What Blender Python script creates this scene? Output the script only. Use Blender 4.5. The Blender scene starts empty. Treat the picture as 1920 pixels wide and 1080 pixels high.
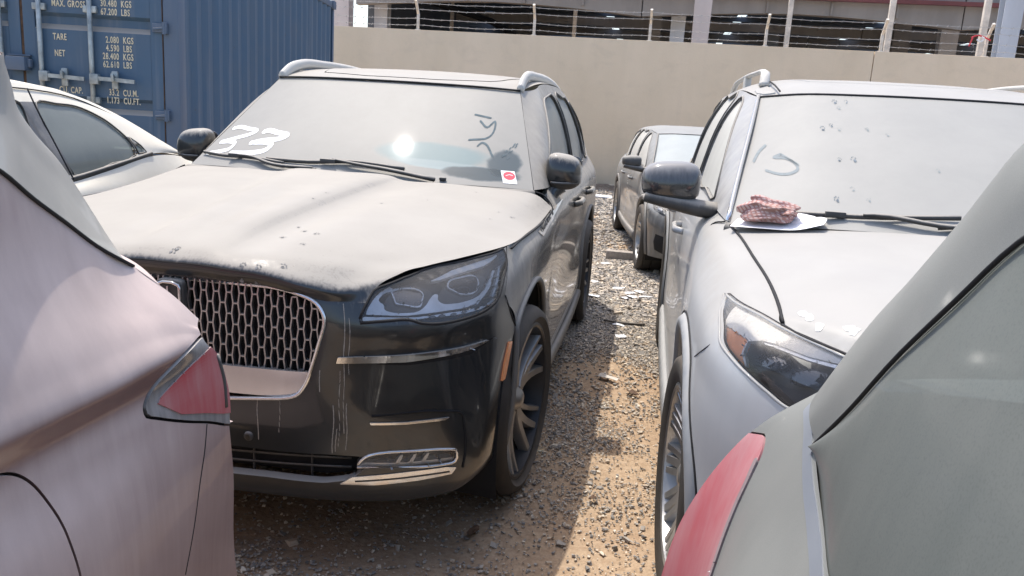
import bpy, bmesh, math, random
import numpy as np
from mathutils import Vector, Matrix
random.seed(7); RNG = np.random.default_rng(7)
R = math.radians
sc = bpy.context.scene
col = sc.collection

# ---------------------------------------------------------------- camera, sky, sun, exposure
cam_d = bpy.data.cameras.new('camera'); cam = bpy.data.objects.new('camera', cam_d); col.objects.link(cam)
cam_d.sensor_width = 36.0; cam_d.lens = 36.0 * 1529.0 / 1920.0
cam_d.clip_start = 0.05; cam_d.clip_end = 600
_p, _r, _y = R(12.17), R(3.56), R(9.0)
_f = Vector((-math.sin(_y) * math.cos(_p), math.cos(_y) * math.cos(_p), -math.sin(_p)))
_a = Vector((math.cos(_y), math.sin(_y), 0)); _b = _a.cross(_f)
_x = _a * math.cos(_r) + _b * math.sin(_r); _u = _b * math.cos(_r) - _a * math.sin(_r)
cam.matrix_world = Matrix(((_x.x, _u.x, -_f.x, 0), (_x.y, _u.y, -_f.y, 0), (_x.z, _u.z, -_f.z, 1.483), (0, 0, 0, 1)))
sc.camera = cam

SUN = Vector((-0.30, 0.36, 1.17)).normalized()
world = bpy.data.worlds.new('World'); sc.world = world; world.use_nodes = True
wn = world.node_tree; wn.nodes.clear()
wo = wn.nodes.new('ShaderNodeOutputWorld'); wb = wn.nodes.new('ShaderNodeBackground'); ws_ = wn.nodes.new('ShaderNodeTexSky')
ws_.sky_type = 'NISHITA'; ws_.sun_disc = False
ws_.sun_elevation = math.asin(SUN.z); ws_.sun_rotation = math.atan2(SUN.x, SUN.y)
ws_.air_density = 1.0; ws_.dust_density = 3.2; ws_.ozone_density = 1.0; ws_.altitude = 0
wb.inputs['Strength'].default_value = 0.15
wn.links.new(ws_.outputs[0], wb.inputs[0]); wn.links.new(wb.outputs[0], wo.inputs[0])
sd_ = bpy.data.lights.new('sun', 'SUN'); sd_.energy = 2.0; sd_.angle = R(0.6); sd_.color = (1.0, 0.945, 0.86)
sun = bpy.data.objects.new('sun', sd_); col.objects.link(sun)
sun.rotation_euler = (-SUN).to_track_quat('-Z', 'Y').to_euler(); sun.location = (-6, 8, 25)
sc.view_settings.view_transform = 'Standard'; sc.view_settings.look = 'None'
sc.view_settings.gamma = 1.0; sc.view_settings.exposure = 1.1; sc.view_settings.use_curve_mapping = False
sc.cycles.max_bounces = 6; sc.cycles.transparent_max_bounces = 12; sc.cycles.caustics_reflective = False; sc.cycles.caustics_refractive = False

# ---------------------------------------------------------------- materials
class NT:
    def __init__(s, name):
        s.m = bpy.data.materials.new(name); s.m.use_nodes = True; s.t = s.m.node_tree; s.t.nodes.clear()
        s.out = s.t.nodes.new('ShaderNodeOutputMaterial')
    def n(s, typ, props=None, **inp):
        nd = s.t.nodes.new('ShaderNode' + typ)
        for k, v in (props or {}).items(): setattr(nd, k, v)
        for k, v in inp.items():
            key = int(k[1:]) if k[0] == 'i' and k[1:].isdigit() else k.replace('_', ' ')
            s.set(nd, key, v)
        return nd
    def set(s, nd, key, v):
        sk = nd.inputs[key]
        if isinstance(v, bpy.types.NodeSocket): s.t.links.new(v, sk)
        elif isinstance(v, bpy.types.Node): s.t.links.new(v.outputs[0], sk)
        else:
            if sk.type == 'RGBA' and len(v) == 3: v = (*v, 1)
            sk.default_value = v
    def math(s, op, a, b=0.0, c=0.0, clamp=False):
        nd = s.t.nodes.new('ShaderNodeMath'); nd.operation = op; nd.use_clamp = clamp
        s.set(nd, 0, a); s.set(nd, 1, b); s.set(nd, 2, c); return nd.outputs[0]
    def ramp(s, v, a, b, o0=0.0, o1=1.0, smooth=True):
        nd = s.t.nodes.new('ShaderNodeMapRange'); nd.interpolation_type = 'SMOOTHSTEP' if smooth else 'LINEAR'
        for k, q in zip(range(5), (v, a, b, o0, o1)): s.set(nd, k, q)
        return nd.outputs[0]
    def noise(s, vec, scale, detail=4.0, rough=0.55, dist=0.0):
        nd = s.n('TexNoise', None, Scale=scale, Detail=detail, Roughness=rough, Distortion=dist)
        if vec is not None: s.set(nd, 'Vector', vec)
        return nd
    def obj(s): return s.n('TexCoord').outputs['Object']
    def mapv(s, vec, scale=(1, 1, 1), loc=(0, 0, 0), rot=(0, 0, 0)):
        nd = s.n('Mapping'); s.set(nd, 'Vector', vec); s.set(nd, 'Scale', scale); s.set(nd, 'Location', loc); s.set(nd, 'Rotation', rot)
        return nd.outputs[0]
    def mixc(s, f, a, b, blend='MIX'):
        nd = s.t.nodes.new('ShaderNodeMix'); nd.data_type = 'RGBA'; nd.blend_type = blend
        s.set(nd, 0, f); s.set(nd, 6, a); s.set(nd, 7, b); return nd.outputs[2]
    def mixs(s, f, a, b):
        nd = s.t.nodes.new('ShaderNodeMixShader'); s.set(nd, 0, f); s.set(nd, 1, a); s.set(nd, 2, b); return nd.outputs[0]
    def bsdf(s, c, rough=0.5, metal=0.0, **k):
        nd = s.n('BsdfPrincipled'); s.set(nd, 'Base Color', c); s.set(nd, 'Roughness', rough); s.set(nd, 'Metallic', metal)
        for kk, v in k.items(): s.set(nd, kk.replace('_', ' '), v)
        return nd
    def bump(s, h, strength=0.3, dist=0.01):
        return s.n('Bump', None, Strength=strength, Distance=dist, Height=h).outputs[0]
    def done(s, sh):
        s.t.links.new(sh.outputs[0] if isinstance(sh, bpy.types.Node) else sh, s.out.inputs[0]); return s.m

def plain(name, c, rough=0.5, metal=0.0, var=0.12, scale=30, bump=0.0, **k):
    t = NT(name); o = t.obj(); nz = t.noise(o, scale, 5).outputs[0]
    f = t.ramp(nz, 0.3, 0.7, 1 - var, 1 + var, False)
    cc = t.n('VectorMath', {'operation': 'SCALE'}); t.set(cc, 0, c); t.set(cc, 'Scale', f)
    b = t.bsdf(cc.outputs[0], rough, metal, **k)
    if bump: t.set(b, 'Normal', t.bump(nz, bump, 0.005))
    return t.done(b)

DUST = (0.345, 0.322, 0.285)
def dusty(name, base, metal=0.0, rough=0.35, coat=1.0, lo=0.25, hi=0.75, dmin=0.08, dmax=0.94, dust=DUST,
          streak=0.35, patch=0.15, film=0.32, speck=0.10):
    """car paint under settled dust: thick where it can lie, thin film and run-down streaks on steep faces"""
    t = NT(name); o = t.obj()
    nz = t.n('SeparateXYZ', None, Vector=t.n('NewGeometry').outputs['Normal']).outputs[2]
    st = t.noise(t.mapv(o, (55, 55, 2.2)), 1.0, 3, 0.6).outputs[0]
    st2 = t.noise(t.mapv(o, (140, 140, 4.0)), 1.0, 2, 0.5).outputs[0]
    pt = t.noise(o, 3.5, 4, 0.6).outputs[0]
    a = t.math('MULTIPLY_ADD', t.math('SUBTRACT', st, 0.5), streak, nz)
    a = t.math('MULTIPLY_ADD', t.math('SUBTRACT', st2, 0.5), streak * 0.6, a)
    a = t.math('MULTIPLY_ADD', t.math('SUBTRACT', pt, 0.5), patch * 2, a)
    f = t.ramp(a, lo, hi, dmin, dmax)
    fm = t.ramp(t.noise(t.mapv(o, (18, 18, 1.2)), 1.0, 4, 0.6).outputs[0], 0.35, 0.75, 1 - film, 1 + film, False)
    f = t.math('MULTIPLY', f, t.ramp(nz, 0.5, 0.9, fm, 1.0), clamp=True)
    fine = t.noise(o, 900, 2).outputs[0]
    dc = t.mixc(t.ramp(pt, 0.3, 0.7), tuple(v * 0.96 for v in dust), tuple(min(1, v * 1.03) for v in dust))
    dc = t.mixc(t.ramp(fine, 0.3, 0.7, 0.0, speck), dc, tuple(v * 0.6 for v in dust))
    paint = t.bsdf(base, rough, metal, Coat_Weight=coat, Coat_Roughness=0.06)
    d = t.bsdf(dc, 0.75, 0.0, Specular_IOR_Level=0.25)
    return t.done(t.mixs(f, paint, d))

def dusty_glass(name, tint=(0.03, 0.045, 0.045), amt=0.93, dust=(0.345, 0.335, 0.30), lo=0.5, vari=0.06, wipes=(), scale=5.0, gloss=0.08, speck=0.0, vgrad=None):
    """a pane carrying a film of dust; wipes: (cx, cz, rx, rz, angle, clear, soft) smears in object x/z"""
    t = NT(name); o = t.obj()
    n1 = t.noise(t.mapv(o, (1, 1, 0.6)), scale, 5, 0.6).outputs[0]
    n2 = t.noise(t.mapv(o, (30, 30, 2.5)), 1.0, 3, 0.6).outputs[0]
    f = t.math('ADD', amt, t.math('MULTIPLY', t.math('SUBTRACT', n1, 0.5), vari * 2))
    f = t.math('ADD', f, t.math('MULTIPLY', t.math('SUBTRACT', n2, 0.5), vari))
    xyz = t.n('SeparateXYZ', None, Vector=o)
    if vgrad:
        f = t.math('ADD', f, t.ramp(xyz.outputs[2], vgrad[0], vgrad[1], vgrad[2], 0.0))
    wob = t.noise(o, 9, 4, 0.6).outputs['Color']; wv = t.n('SeparateXYZ', None, Vector=wob)
    dcw = []
    for cx, cz, rx, rz, an, clear, soft, *wc in wipes:
        dx = t.math('ADD', t.math('SUBTRACT', xyz.outputs[0], cx), t.math('MULTIPLY', t.math('SUBTRACT', wv.outputs[0], 0.5), soft * rx))
        dz = t.math('ADD', t.math('SUBTRACT', xyz.outputs[2], cz), t.math('MULTIPLY', t.math('SUBTRACT', wv.outputs[1], 0.5), soft * rz))
        c, s = math.cos(an), math.sin(an)
        u = t.math('DIVIDE', t.math('ADD', t.math('MULTIPLY', dx, c), t.math('MULTIPLY', dz, s)), rx)
        v = t.math('DIVIDE', t.math('SUBTRACT', t.math('MULTIPLY', dz, c), t.math('MULTIPLY', dx, s)), rz)
        r2 = t.math('ADD', t.math('MULTIPLY', u, u), t.math('MULTIPLY', v, v))
        k = t.ramp(r2, 0.55, 1.1, clear, 1.0)
        if wc: dcw.append((t.ramp(r2, 0.5, 1.15, 1.0, 0.0), wc[0]))
        f = t.math('MULTIPLY', f, k)
    f = t.math('MINIMUM', t.math('MAXIMUM', f, 0.0), 1.0)
    dc = t.mixc(t.ramp(n1, 0.3, 0.7), tuple(v * 0.97 for v in dust), dust)
    for kk, cc_ in dcw: dc = t.mixc(kk, dc, cc_)
    if speck:
        sp = t.noise(o, 420, 2).outputs[0]
        dc = t.mixc(t.ramp(sp, 0.45, 0.75, 0.0, speck), dc, tuple(v * 0.55 for v in dust))
    g = t.bsdf(tint, gloss, 0.0, Specular_IOR_Level=0.6)
    tr = t.n('BsdfTransparent', None, Color=(0.55, 0.66, 0.64))
    gl = t.mixs(0.45, g, tr)
    d = t.bsdf(dc, 0.62, 0.0, Specular_IOR_Level=0.3, Coat_Weight=0.06, Coat_Roughness=0.06)
    return t.done(t.mixs(f, gl, d))

def clear_lens(name, film=0.10, dust=DUST, tint=(1, 1, 1), lo=0.5, hi=0.95):
    t = NT(name); o = t.obj()
    st = t.noise(t.mapv(o, (45, 45, 3)), 1.0, 3, 0.6).outputs[0]
    nz = t.n('SeparateXYZ', None, Vector=t.n('NewGeometry').outputs['Normal']).outputs[2]
    f = t.ramp(t.math('MULTIPLY_ADD', t.math('SUBTRACT', st, 0.5), 0.35, nz), lo, hi, film, 0.92)
    fr = t.n('Fresnel', None, IOR=1.5)
    gl = t.mixs(fr.outputs[0], t.n('BsdfTransparent', None, Color=tint), t.n('BsdfGlossy', None, Roughness=0.04))
    return t.done(t.mixs(f, gl, t.bsdf(dust, 0.8)))

M = {}
M['nav_paint'] = dusty('black_paint', (0.010, 0.012, 0.014), 0.0, 0.28, 0.75, 0.32, 0.88, 0.012, 0.95, streak=0.62, patch=0.2)
M['nav_side'] = dusty('black_paint_dusty_side', (0.010, 0.012, 0.014), 0.0, 0.22, 1.0, -0.02, 0.50, 0.27, 0.95, streak=0.14, film=0.2)
M['silver_paint'] = dusty('silver_paint', (0.60, 0.63, 0.66), 0.3, 0.42, 0.6, 0.10, 0.8, 0.36, 0.93, dust=(0.325, 0.312, 0.288), streak=0.04, patch=0.06, film=0.12)
M['bmw_paint'] = dusty('charcoal_paint', (0.03, 0.034, 0.038), 0.3, 0.3, 1.0, -0.05, 0.55, 0.25, 0.95, dust=(0.29, 0.29, 0.28), streak=0.1)
M['white_paint'] = dusty('white_paint', (0.86, 0.82, 0.73), 0.0, 0.3, 0.6, 0.1, 0.7, 0.35, 0.9, dust=(0.64, 0.595, 0.50), streak=0.04, film=0.1)
M['maroon_paint'] = dusty('maroon_paint', (0.085, 0.022, 0.028), 0.3, 0.35, 0.8, -0.24, 0.31, 0.16, 0.94, dust=(0.58, 0.475, 0.435), streak=0.06, patch=0.06, film=0.09)
M['grey_paint'] = dusty('grey_paint', (0.13, 0.15, 0.17), 0.6, 0.4, 1.0, -0.3, 0.45, 0.62, 0.94, dust=(0.215, 0.22, 0.205), streak=0.0, patch=0.06, film=0.05, speck=0.3)
M['trim'] = dusty('black_trim', (0.018, 0.019, 0.021), 0, 0.55, 0.0, 0.2, 0.85, 0.12, 0.80, streak=0.3)
M['trim_gap'] = plain('gap_rubber', (0.008, 0.008, 0.009), 0.8, scale=60)
M['clad'] = dusty('grey_cladding', (0.05, 0.055, 0.06), 0, 0.6, 0.0, 0.0, 0.8, 0.30, 0.85, streak=0.2)
M['chrome'] = dusty('chrome_trim', (0.75, 0.75, 0.76), 1.0, 0.12, 0.0, 0.35, 0.9, 0.10, 0.8, streak=0.5)
M['grillmetal'] = dusty('grille_metal', (0.42, 0.415, 0.41), 0.9, 0.30, 0.0, 0.3, 1.0, 0.06, 0.6, streak=0.4)
M['satin'] = dusty('satin_rail', (0.66, 0.66, 0.64), 0.5, 0.4, 0.0, -0.3, 0.4, 0.45, 0.95, dust=(0.50, 0.48, 0.44), streak=0.05, film=0.1)
M['rubber'] = dusty('tyre_rubber', (0.014, 0.014, 0.014), 0, 0.75, 0.0, 0.1, 0.9, 0.10, 0.4, dust=(0.27, 0.225, 0.175), streak=0.1)
M['rim_dark'] = plain('rim_dark', (0.035, 0.035, 0.037), 0.4, 0.4, scale=20)
M['rim_grey'] = plain('rim_grey_machined', (0.30, 0.29, 0.275), 0.38, 0.7, scale=20)
M['rim_silver'] = plain('rim_silver', (0.42, 0.415, 0.40), 0.36, 0.75, scale=20)
M['black'] = plain('dark_cavity', (0.006, 0.006, 0.007), 0.9)
M['interior'] = plain('cabin_fabric', (0.035, 0.035, 0.037), 0.85)
M['dash'] = plain('dashboard_vinyl', (0.16, 0.19, 0.20), 0.6)
M['lens'] = clear_lens('headlight_lens', 0.11, lo=0.78, hi=1.15)
M['lens_dust'] = clear_lens('headlight_lens_dusty', 0.05, lo=0.60, hi=1.10)
M['lampdark'] = plain('lamp_bowl', (0.075, 0.08, 0.085), 0.4, 0.2)
M['lampgrey'] = plain('lamp_reflector', (0.66, 0.68, 0.71), 0.30, 0.35)
M['drip'] = plain('dried_dust_drip', (.30, .28, .25), .8, 0, .3, 80)
M['pillar_dark'] = dusty('dark_door_pillar', (0.03, 0.03, 0.032), 0, 0.3, 0.5, 0.3, 0.9, 0.22, 0.6)
M['reflection_blue'] = dusty('blue_grey_painted_reflection', (0.10, 0.14, 0.22), 0.2, 0.4, 0.5, -0.3, 0.9, 0.45, 0.75, dust=(0.24, 0.25, 0.255), streak=0.0, film=0.05)  # reflection on the grey car's rounded shoulder, painted as a dusty blue-grey colour
M['lightblade'] = plain('white_light_blade', (.74, .74, .74), .3, 0, .05)
M['lampglass'] = plain('projector_glass', (0.03, 0.03, 0.035), 0.05, 0.0, Coat_Weight=1.0)
M['amber'] = plain('amber_reflector', (0.85, 0.30, 0.10), 0.35, 0.0, Coat_Weight=0.6)
M['white_plate'] = plain('white_print', (0.78, 0.78, 0.77), 0.5, 0, 0.05)
M['red_print'] = plain('red_print', (0.62, 0.04, 0.07), 0.5, 0, 0.10)
M['white_daub'] = plain('white_paint_daub', (0.86, 0.87, 0.87), 0.6, 0, 0.06, 60)
M['finger'] = plain('finger_smear', (0.12, 0.15, 0.16), 0.9, 0, 0.2, 60, Specular_IOR_Level=0.1)
M['finger_faint'] = plain('finger_smear_faint', (0.235, 0.26, 0.265), 0.9, 0, 0.1, 60, Specular_IOR_Level=0.1)
M['paw'] = plain('paw_mark', (0.16, 0.185, 0.205), 0.9, 0, 0.5, 120, Specular_IOR_Level=0.1)
M['pawhood'] = plain('paw_mark_paint', (0.19, 0.19, 0.19), 0.9, 0, 0.5, 120, Specular_IOR_Level=0.1)
M['scratch'] = plain('bird_scratch', (0.50, 0.51, 0.54), 0.4, 0.3, 0.3, 120)
M['taillamp'] = dusty('tail_lamp_red', (0.42, 0.005, 0.02), 0, 0.2, 0.7, -0.3, 0.8, 0.10, 0.85, dust=(0.46, 0.42, 0.39), streak=0.2, patch=0.15)
M['taillamp_pink'] = dusty('tail_lamp_dusty_red', (0.52, 0.010, 0.035), 0, 0.2, 0.6, -0.9, 1.2, 0.28, 0.8, dust=(0.46, 0.33, 0.335), streak=0.05, patch=0.3)
M['taillamp_rim'] = dusty('tail_lamp_smoked', (0.10, 0.02, 0.035), 0, 0.2, 1.0, -0.6, 0.7, 0.45, 0.8, dust=(0.34, 0.30, 0.30), streak=0.1)
M['taillamp_dark'] = dusty('tail_lamp_housing', (0.05, 0.05, 0.052), 0, 0.15, 1.0, -0.2, 0.42, 0.22, 0.92, dust=(0.44, 0.42, 0.40), streak=0.25)
# ---------------------------------------------------------------- surface toolkit
def hermite_w(t, n_sub):
    """weights that turn control values at knots t into a smooth dense sampling"""
    t = np.asarray(t, float); n = len(t)
    D = np.zeros((n, n))
    for i in range(n):
        if i == 0: D[0, 0], D[0, 1] = -1 / (t[1] - t[0]), 1 / (t[1] - t[0])
        elif i == n - 1: D[i, i - 1], D[i, i] = -1 / (t[i] - t[i - 1]), 1 / (t[i] - t[i - 1])
        else:
            h0, h1 = t[i] - t[i - 1], t[i + 1] - t[i]
            D[i, i - 1] -= h1 / (h0 * (h0 + h1)); D[i, i] += h1 / (h0 * (h0 + h1)) - h0 / (h1 * (h0 + h1)); D[i, i + 1] += h0 / (h1 * (h0 + h1))
    rows = []
    for i in range(n - 1):
        h = t[i + 1] - t[i]
        k = n_sub if isinstance(n_sub, int) else max(2, int(round(h / n_sub)))
        for j in range(k + (1 if i == n - 2 else 0)):
            s = j / k; w = np.zeros(n)
            w[i] += 2 * s**3 - 3 * s**2 + 1; w[i + 1] += -2 * s**3 + 3 * s**2
            w += (s**3 - 2 * s**2 + s) * h * D[i] + (s**3 - s**2) * h * D[i + 1]
            rows.append(w)
    return np.array(rows)

class Surf:
    def __init__(s, V, F): s.V = np.asarray(V, float); s.F = np.asarray(F, int).reshape(-1, 3); s.cut = []
    def copy(s): q = Surf(s.V.copy(), s.F.copy()); q.cut = list(s.cut); return q
    def normals(s):
        a, b, c = s.V[s.F[:, 0]], s.V[s.F[:, 1]], s.V[s.F[:, 2]]
        fn = np.cross(b - a, c - a); N = np.zeros_like(s.V)
        for k in range(3): np.add.at(N, s.F[:, k], fn)
        return N / np.maximum(np.linalg.norm(N, axis=1, keepdims=True), 1e-12)
    def flip(s): s.F = s.F[:, ::-1].copy(); return s
    def orient(s, out):
        if (s.normals() @ np.asarray(out, float)).mean() < 0: s.flip()
        return s
    def mirrored(s):
        q = s.copy(); q.V[:, 0] *= -1; q.F = q.F[:, ::-1].copy(); return q
    def offset(s, d): q = s.copy(); q.V = q.V + q.normals() * d; return q
    def compact(s):
        if len(s.F) == 0: s.V = np.zeros((0, 3)); s.cut = []; return s
        u, inv = np.unique(s.F, return_inverse=True); m = -np.ones(len(s.V), int); m[u] = np.arange(len(u))
        s.V = s.V[u]; s.F = inv.reshape(-1, 3); s.cut = [(m[a], m[b]) for a, b in s.cut if m[a] >= 0 and m[b] >= 0]; return s
    def clip(s, f, lim=0.0):
        """keep the part where field f <= lim"""
        f = np.asarray(f, float) - lim
        ins = f <= 0; cnt = ins[s.F].sum(1)
        keep = s.F[cnt == 3].tolist(); cutf = s.F[(cnt == 1) | (cnt == 2)]
        V = s.V.tolist(); cache = {}; cut = [e for e in s.cut]
        def mid(a, b):
            k = (a, b) if a < b else (b, a)
            if k not in cache:
                a_, b_ = k; w = f[a_] / (f[a_] - f[b_]); w = min(max(w, 0.0), 1.0)
                V.append((s.V[a_] * (1 - w) + s.V[b_] * w).tolist()); cache[k] = len(V) - 1
            return cache[k]
        for tri in cutf:
            tri = [int(q) for q in tri]
            I = [bool(ins[q]) for q in tri]
            if sum(I) == 1:
                i = I.index(True); a, b, c = tri[i], tri[(i + 1) % 3], tri[(i + 2) % 3]
                p, q = mid(a, b), mid(a, c); keep.append([a, p, q]); cut.append((p, q))
            else:
                i = I.index(False); a, b, c = tri[i], tri[(i + 1) % 3], tri[(i + 2) % 3]
                p, q = mid(a, b), mid(a, c); keep += [[p, b, c], [p, c, q]]; cut.append((q, p))
        r = Surf(V, keep); r.cut = cut; return r.compact()
    def split(s, fld, gap=0.0025):
        return s.clip(fld, -gap), s.clip(-fld, -gap)
    def refine(s, mask, k=1):
        """midpoint-subdivide the faces in mask and drop the rest"""
        F = s.F[mask]; V = s.V
        for _ in range(k):
            n = len(V); e = np.concatenate([F[:, [0, 1]], F[:, [1, 2]], F[:, [2, 0]]]); es = np.sort(e, 1)
            u, inv = np.unique(es, axis=0, return_inverse=True); inv = inv.reshape(-1)
            V = np.concatenate([V, (V[u[:, 0]] + V[u[:, 1]]) / 2]); m = len(F)
            a, b, c = inv[:m] + n, inv[m:2 * m] + n, inv[2 * m:] + n
            F = np.concatenate([np.stack([F[:, 0], a, c], 1), np.stack([a, F[:, 1], b], 1), np.stack([c, b, F[:, 2]], 1), np.stack([a, b, c], 1)])
        return Surf(V, F).compact()
    def rim(s, depth=0.01):
        """fold the cut edges inwards so that the panel shows a real thickness"""
        if not s.cut: return s
        N = s.normals(); V = s.V.tolist(); F = s.F.tolist(); mp = {}
        def pr(i):
            if i not in mp:
                V.append(s.V[i].tolist()); V.append((s.V[i] - N[i] * depth).tolist()); mp[i] = len(V) - 2
            return mp[i]
        for a, b in s.cut:
            p, q = pr(a), pr(b); F += [[p, p + 1, q], [q, p + 1, q + 1]]
        r = Surf(V, F); return r
def join(*ss):
    V, F, n, cut = [], [], 0, []
    for q in ss:
        if len(q.F) == 0: continue
        V.append(q.V); F.append(q.F + n); cut += [(a + n, b + n) for a, b in q.cut]; n += len(q.V)
    r = Surf(np.concatenate(V), np.concatenate(F)); r.cut = cut; return r

def sheet(ctrl, nr=5, nc=5, mirror=False, out=None):
    """smooth surface through a grid of control points (rows x columns)"""
    C = np.array(ctrl, float)
    if mirror:
        L = C[:, :0:-1].copy(); L[:, :, 0] *= -1; C = np.concatenate([L, C], 1)
    dr = np.linalg.norm(np.diff(C, axis=0), axis=2).mean(1); dc = np.linalg.norm(np.diff(C, axis=1), axis=2).mean(0)
    tr = np.concatenate([[0], np.cumsum(np.maximum(dr, 1e-4))]); tc = np.concatenate([[0], np.cumsum(np.maximum(dc, 1e-4))])
    A, B = hermite_w(tr, nr), hermite_w(tc, nc)
    G = np.einsum('ri,ijk,cj->rck', A, C, B); n, m = G.shape[:2]
    idx = np.arange(n * m).reshape(n, m); a, b, c, d = idx[:-1, :-1].ravel(), idx[:-1, 1:].ravel(), idx[1:, 1:].ravel(), idx[1:, :-1].ravel()
    S = Surf(G.reshape(-1, 3), np.concatenate([np.stack([a, b, c], 1), np.stack([a, c, d], 1)]))
    return S.orient(out) if out is not None else S

def sd_poly(P, poly):
    """signed distance to a closed 2D polygon, negative inside"""
    P = np.asarray(P, float); A = np.asarray(poly, float); B = np.roll(A, -1, 0)
    d2 = np.full(len(P), 1e9); ins = np.zeros(len(P), bool)
    for a, b in zip(A, B):
        e = b - a; w = P - a; t = np.clip((w @ e) / max(e @ e, 1e-12), 0, 1)
        d2 = np.minimum(d2, ((w - t[:, None] * e)**2).sum(1))
        c = (a[1] > P[:, 1]) != (b[1] > P[:, 1])
        if abs(b[1] - a[1]) > 1e-12:
            xx = a[0] + (P[:, 1] - a[1]) * e[0] / e[1]; ins ^= c & (P[:, 0] < xx)
    return np.where(ins, -1, 1) * np.sqrt(d2)
def sd_line(P, line):
    A = np.asarray(line, float); d2 = np.full(len(P), 1e9)
    for a, b in zip(A[:-1], A[1:]):
        e = b - a; w = P - a; t = np.clip((w @ e) / max(e @ e, 1e-12), 0, 1); d2 = np.minimum(d2, ((w - t[:, None] * e)**2).sum(1))
    return np.sqrt(d2)
def smooth2(pts, closed=False, n=6):
    P = np.array(pts, float)
    if closed: Q = np.concatenate([P[-2:], P, P[:2]])
    else: Q = P
    t = np.concatenate([[0], np.cumsum(np.maximum(np.linalg.norm(np.diff(Q, axis=0), axis=1)**0.7, 1e-5))])
    D = hermite_w(t, n) @ Q
    return D[2 * n:-2 * n - 1 + 0] if closed else D
YZ = lambda V: V[:, 1:]
XZ = lambda V: V[:, [0, 2]]
XY = lambda V: V[:, :2]
def TZ(V, yc=1.0):
    return np.stack([np.arctan2(V[:, 0], yc - V[:, 1]) * 0.95, V[:, 2]], 1)
def TW(V, yc=1.0):
    return np.stack([np.arctan2(V[:, 0], yc - V[:, 1]) * 0.95, V[:, 2] + 0.5 * V[:, 1]], 1)
def tw(p, yc=1.0): return (math.atan2(p[0], yc - p[1]) * 0.95, p[2] + 0.5 * p[1])
def tz(p, yc=1.0): return (math.atan2(p[0], yc - p[1]) * 0.95, p[2])

def region(S, proj, poly, off=0.0, k=1, side=0, stroke=None, rim=0.0):
    """the piece of S inside a 2D outline (or within a stroke width of a line), moved off along the normal"""
    P = proj(S.V); A = np.asarray(poly, float); pad = (stroke or 0) + 0.02
    lo, hi = A.min(0) - pad, A.max(0) + pad
    T = P[S.F]; m = ((T.max(1) >= lo) & (T.min(1) <= hi)).all(1)
    if side: m &= (S.V[S.F][:, :, 0].mean(1) * side > 0)
    Q = S.refine(m, k) if k else Surf(S.V, S.F[m]).compact()
    P = proj(Q.V); f = sd_line(P, A) - stroke if stroke else sd_poly(P, A)
    q = Q.clip(f)
    if off: q = q.offset(off)
    return q.rim(rim) if rim else q

def mesh_of(name, S, smooth=True, ang=None):
    me = bpy.data.meshes.new(name); V, F = S.V, S.F
    me.vertices.add(len(V)); me.vertices.foreach_set('co', V.astype(np.float32).ravel())
    me.loops.add(len(F) * 3); me.loops.foreach_set('vertex_index', F.astype(np.int32).ravel())
    me.polygons.add(len(F)); me.polygons.foreach_set('loop_start', np.arange(0, len(F) * 3, 3, dtype=np.int32))
    me.polygons.foreach_set('use_smooth', np.full(len(F), smooth)); me.update(calc_edges=True); me.validate()
    if ang: me.set_sharp_from_angle(angle=R(ang))
    return me
def put(name, S, mat, parent=None, smooth=True, ang=None, label=None, kind=None):
    me = S if isinstance(S, bpy.types.Mesh) else mesh_of(name, S, smooth, ang)
    o = bpy.data.objects.new(name, me); col.objects.link(o)
    if mat and not me.materials: me.materials.append(mat)
    o.parent = parent
    if label: o['label'] = label
    if kind: o['kind'] = kind
    return o
def thing(name, label, cat, loc=(0, 0, 0), rz=0.0, group=None):
    o = bpy.data.objects.new(name, None); col.objects.link(o); o.location = loc; o.rotation_euler = (0, 0, rz); o.empty_display_size = 0.1
    o['label'] = label; o['category'] = cat
    if group: o['group'] = group
    return o
def tag(o, label, cat, group=None):
    o['label'] = label; o['category'] = cat
    if group: o['group'] = group
    return o

def tube(path, rad, n=8, smooth=0, caps=True, closed=False, flat=None, up=None):
    """round or flattened bar along a 3D path; rad is one radius or one per point; flat = (width, height) factors"""
    P = np.array(path, float)
    rr = np.full(len(P), rad, float) if np.isscalar(rad) else np.array(rad, float)
    if smooth:
        t = np.concatenate([[0], np.cumsum(np.maximum(np.linalg.norm(np.diff(P, axis=0), axis=1), 1e-6))]); W = hermite_w(t, smooth); P = W @ P; rr = np.maximum(W @ rr, 1e-5)
    T = np.gradient(P, axis=0)
    if closed: T = np.roll(P, -1, 0) - np.roll(P, 1, 0)
    T /= np.maximum(np.linalg.norm(T, axis=1, keepdims=True), 1e-9)
    u = np.array(up if up is not None else (0, 0, 1.0)); 
    if abs(T[0] @ u) > 0.95 and up is None: u = np.array((1.0, 0, 0))
    V = []; fw, fh = flat or (1, 1)
    for p, t, r in zip(P, T, rr):
        if up is not None: u = np.array(up, float)
        a = np.cross(t, u); a /= max(np.linalg.norm(a), 1e-9); b = np.cross(a, t); u = b
        for k in range(n):
            th = 2 * math.pi * (k + 0.5) / n; V.append(p + r * (a * math.cos(th) * fw + b * math.sin(th) * fh))
    F = []; m = len(P)
    for i in range(m if closed else m - 1):
        j = (i + 1) % m
        for k in range(n):
            l = (k + 1) % n; F += [[i * n + k, i * n + l, j * n + l], [i * n + k, j * n + l, j * n + k]]
    if caps and not closed:
        for base, sgn in ((0, 1), ((m - 1) * n, -1)):
            for k in range(1, n - 1): F.append([base, base + k + 1, base + k] if sgn > 0 else [base, base + k, base + k + 1])
    return Surf(V, F)
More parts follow.
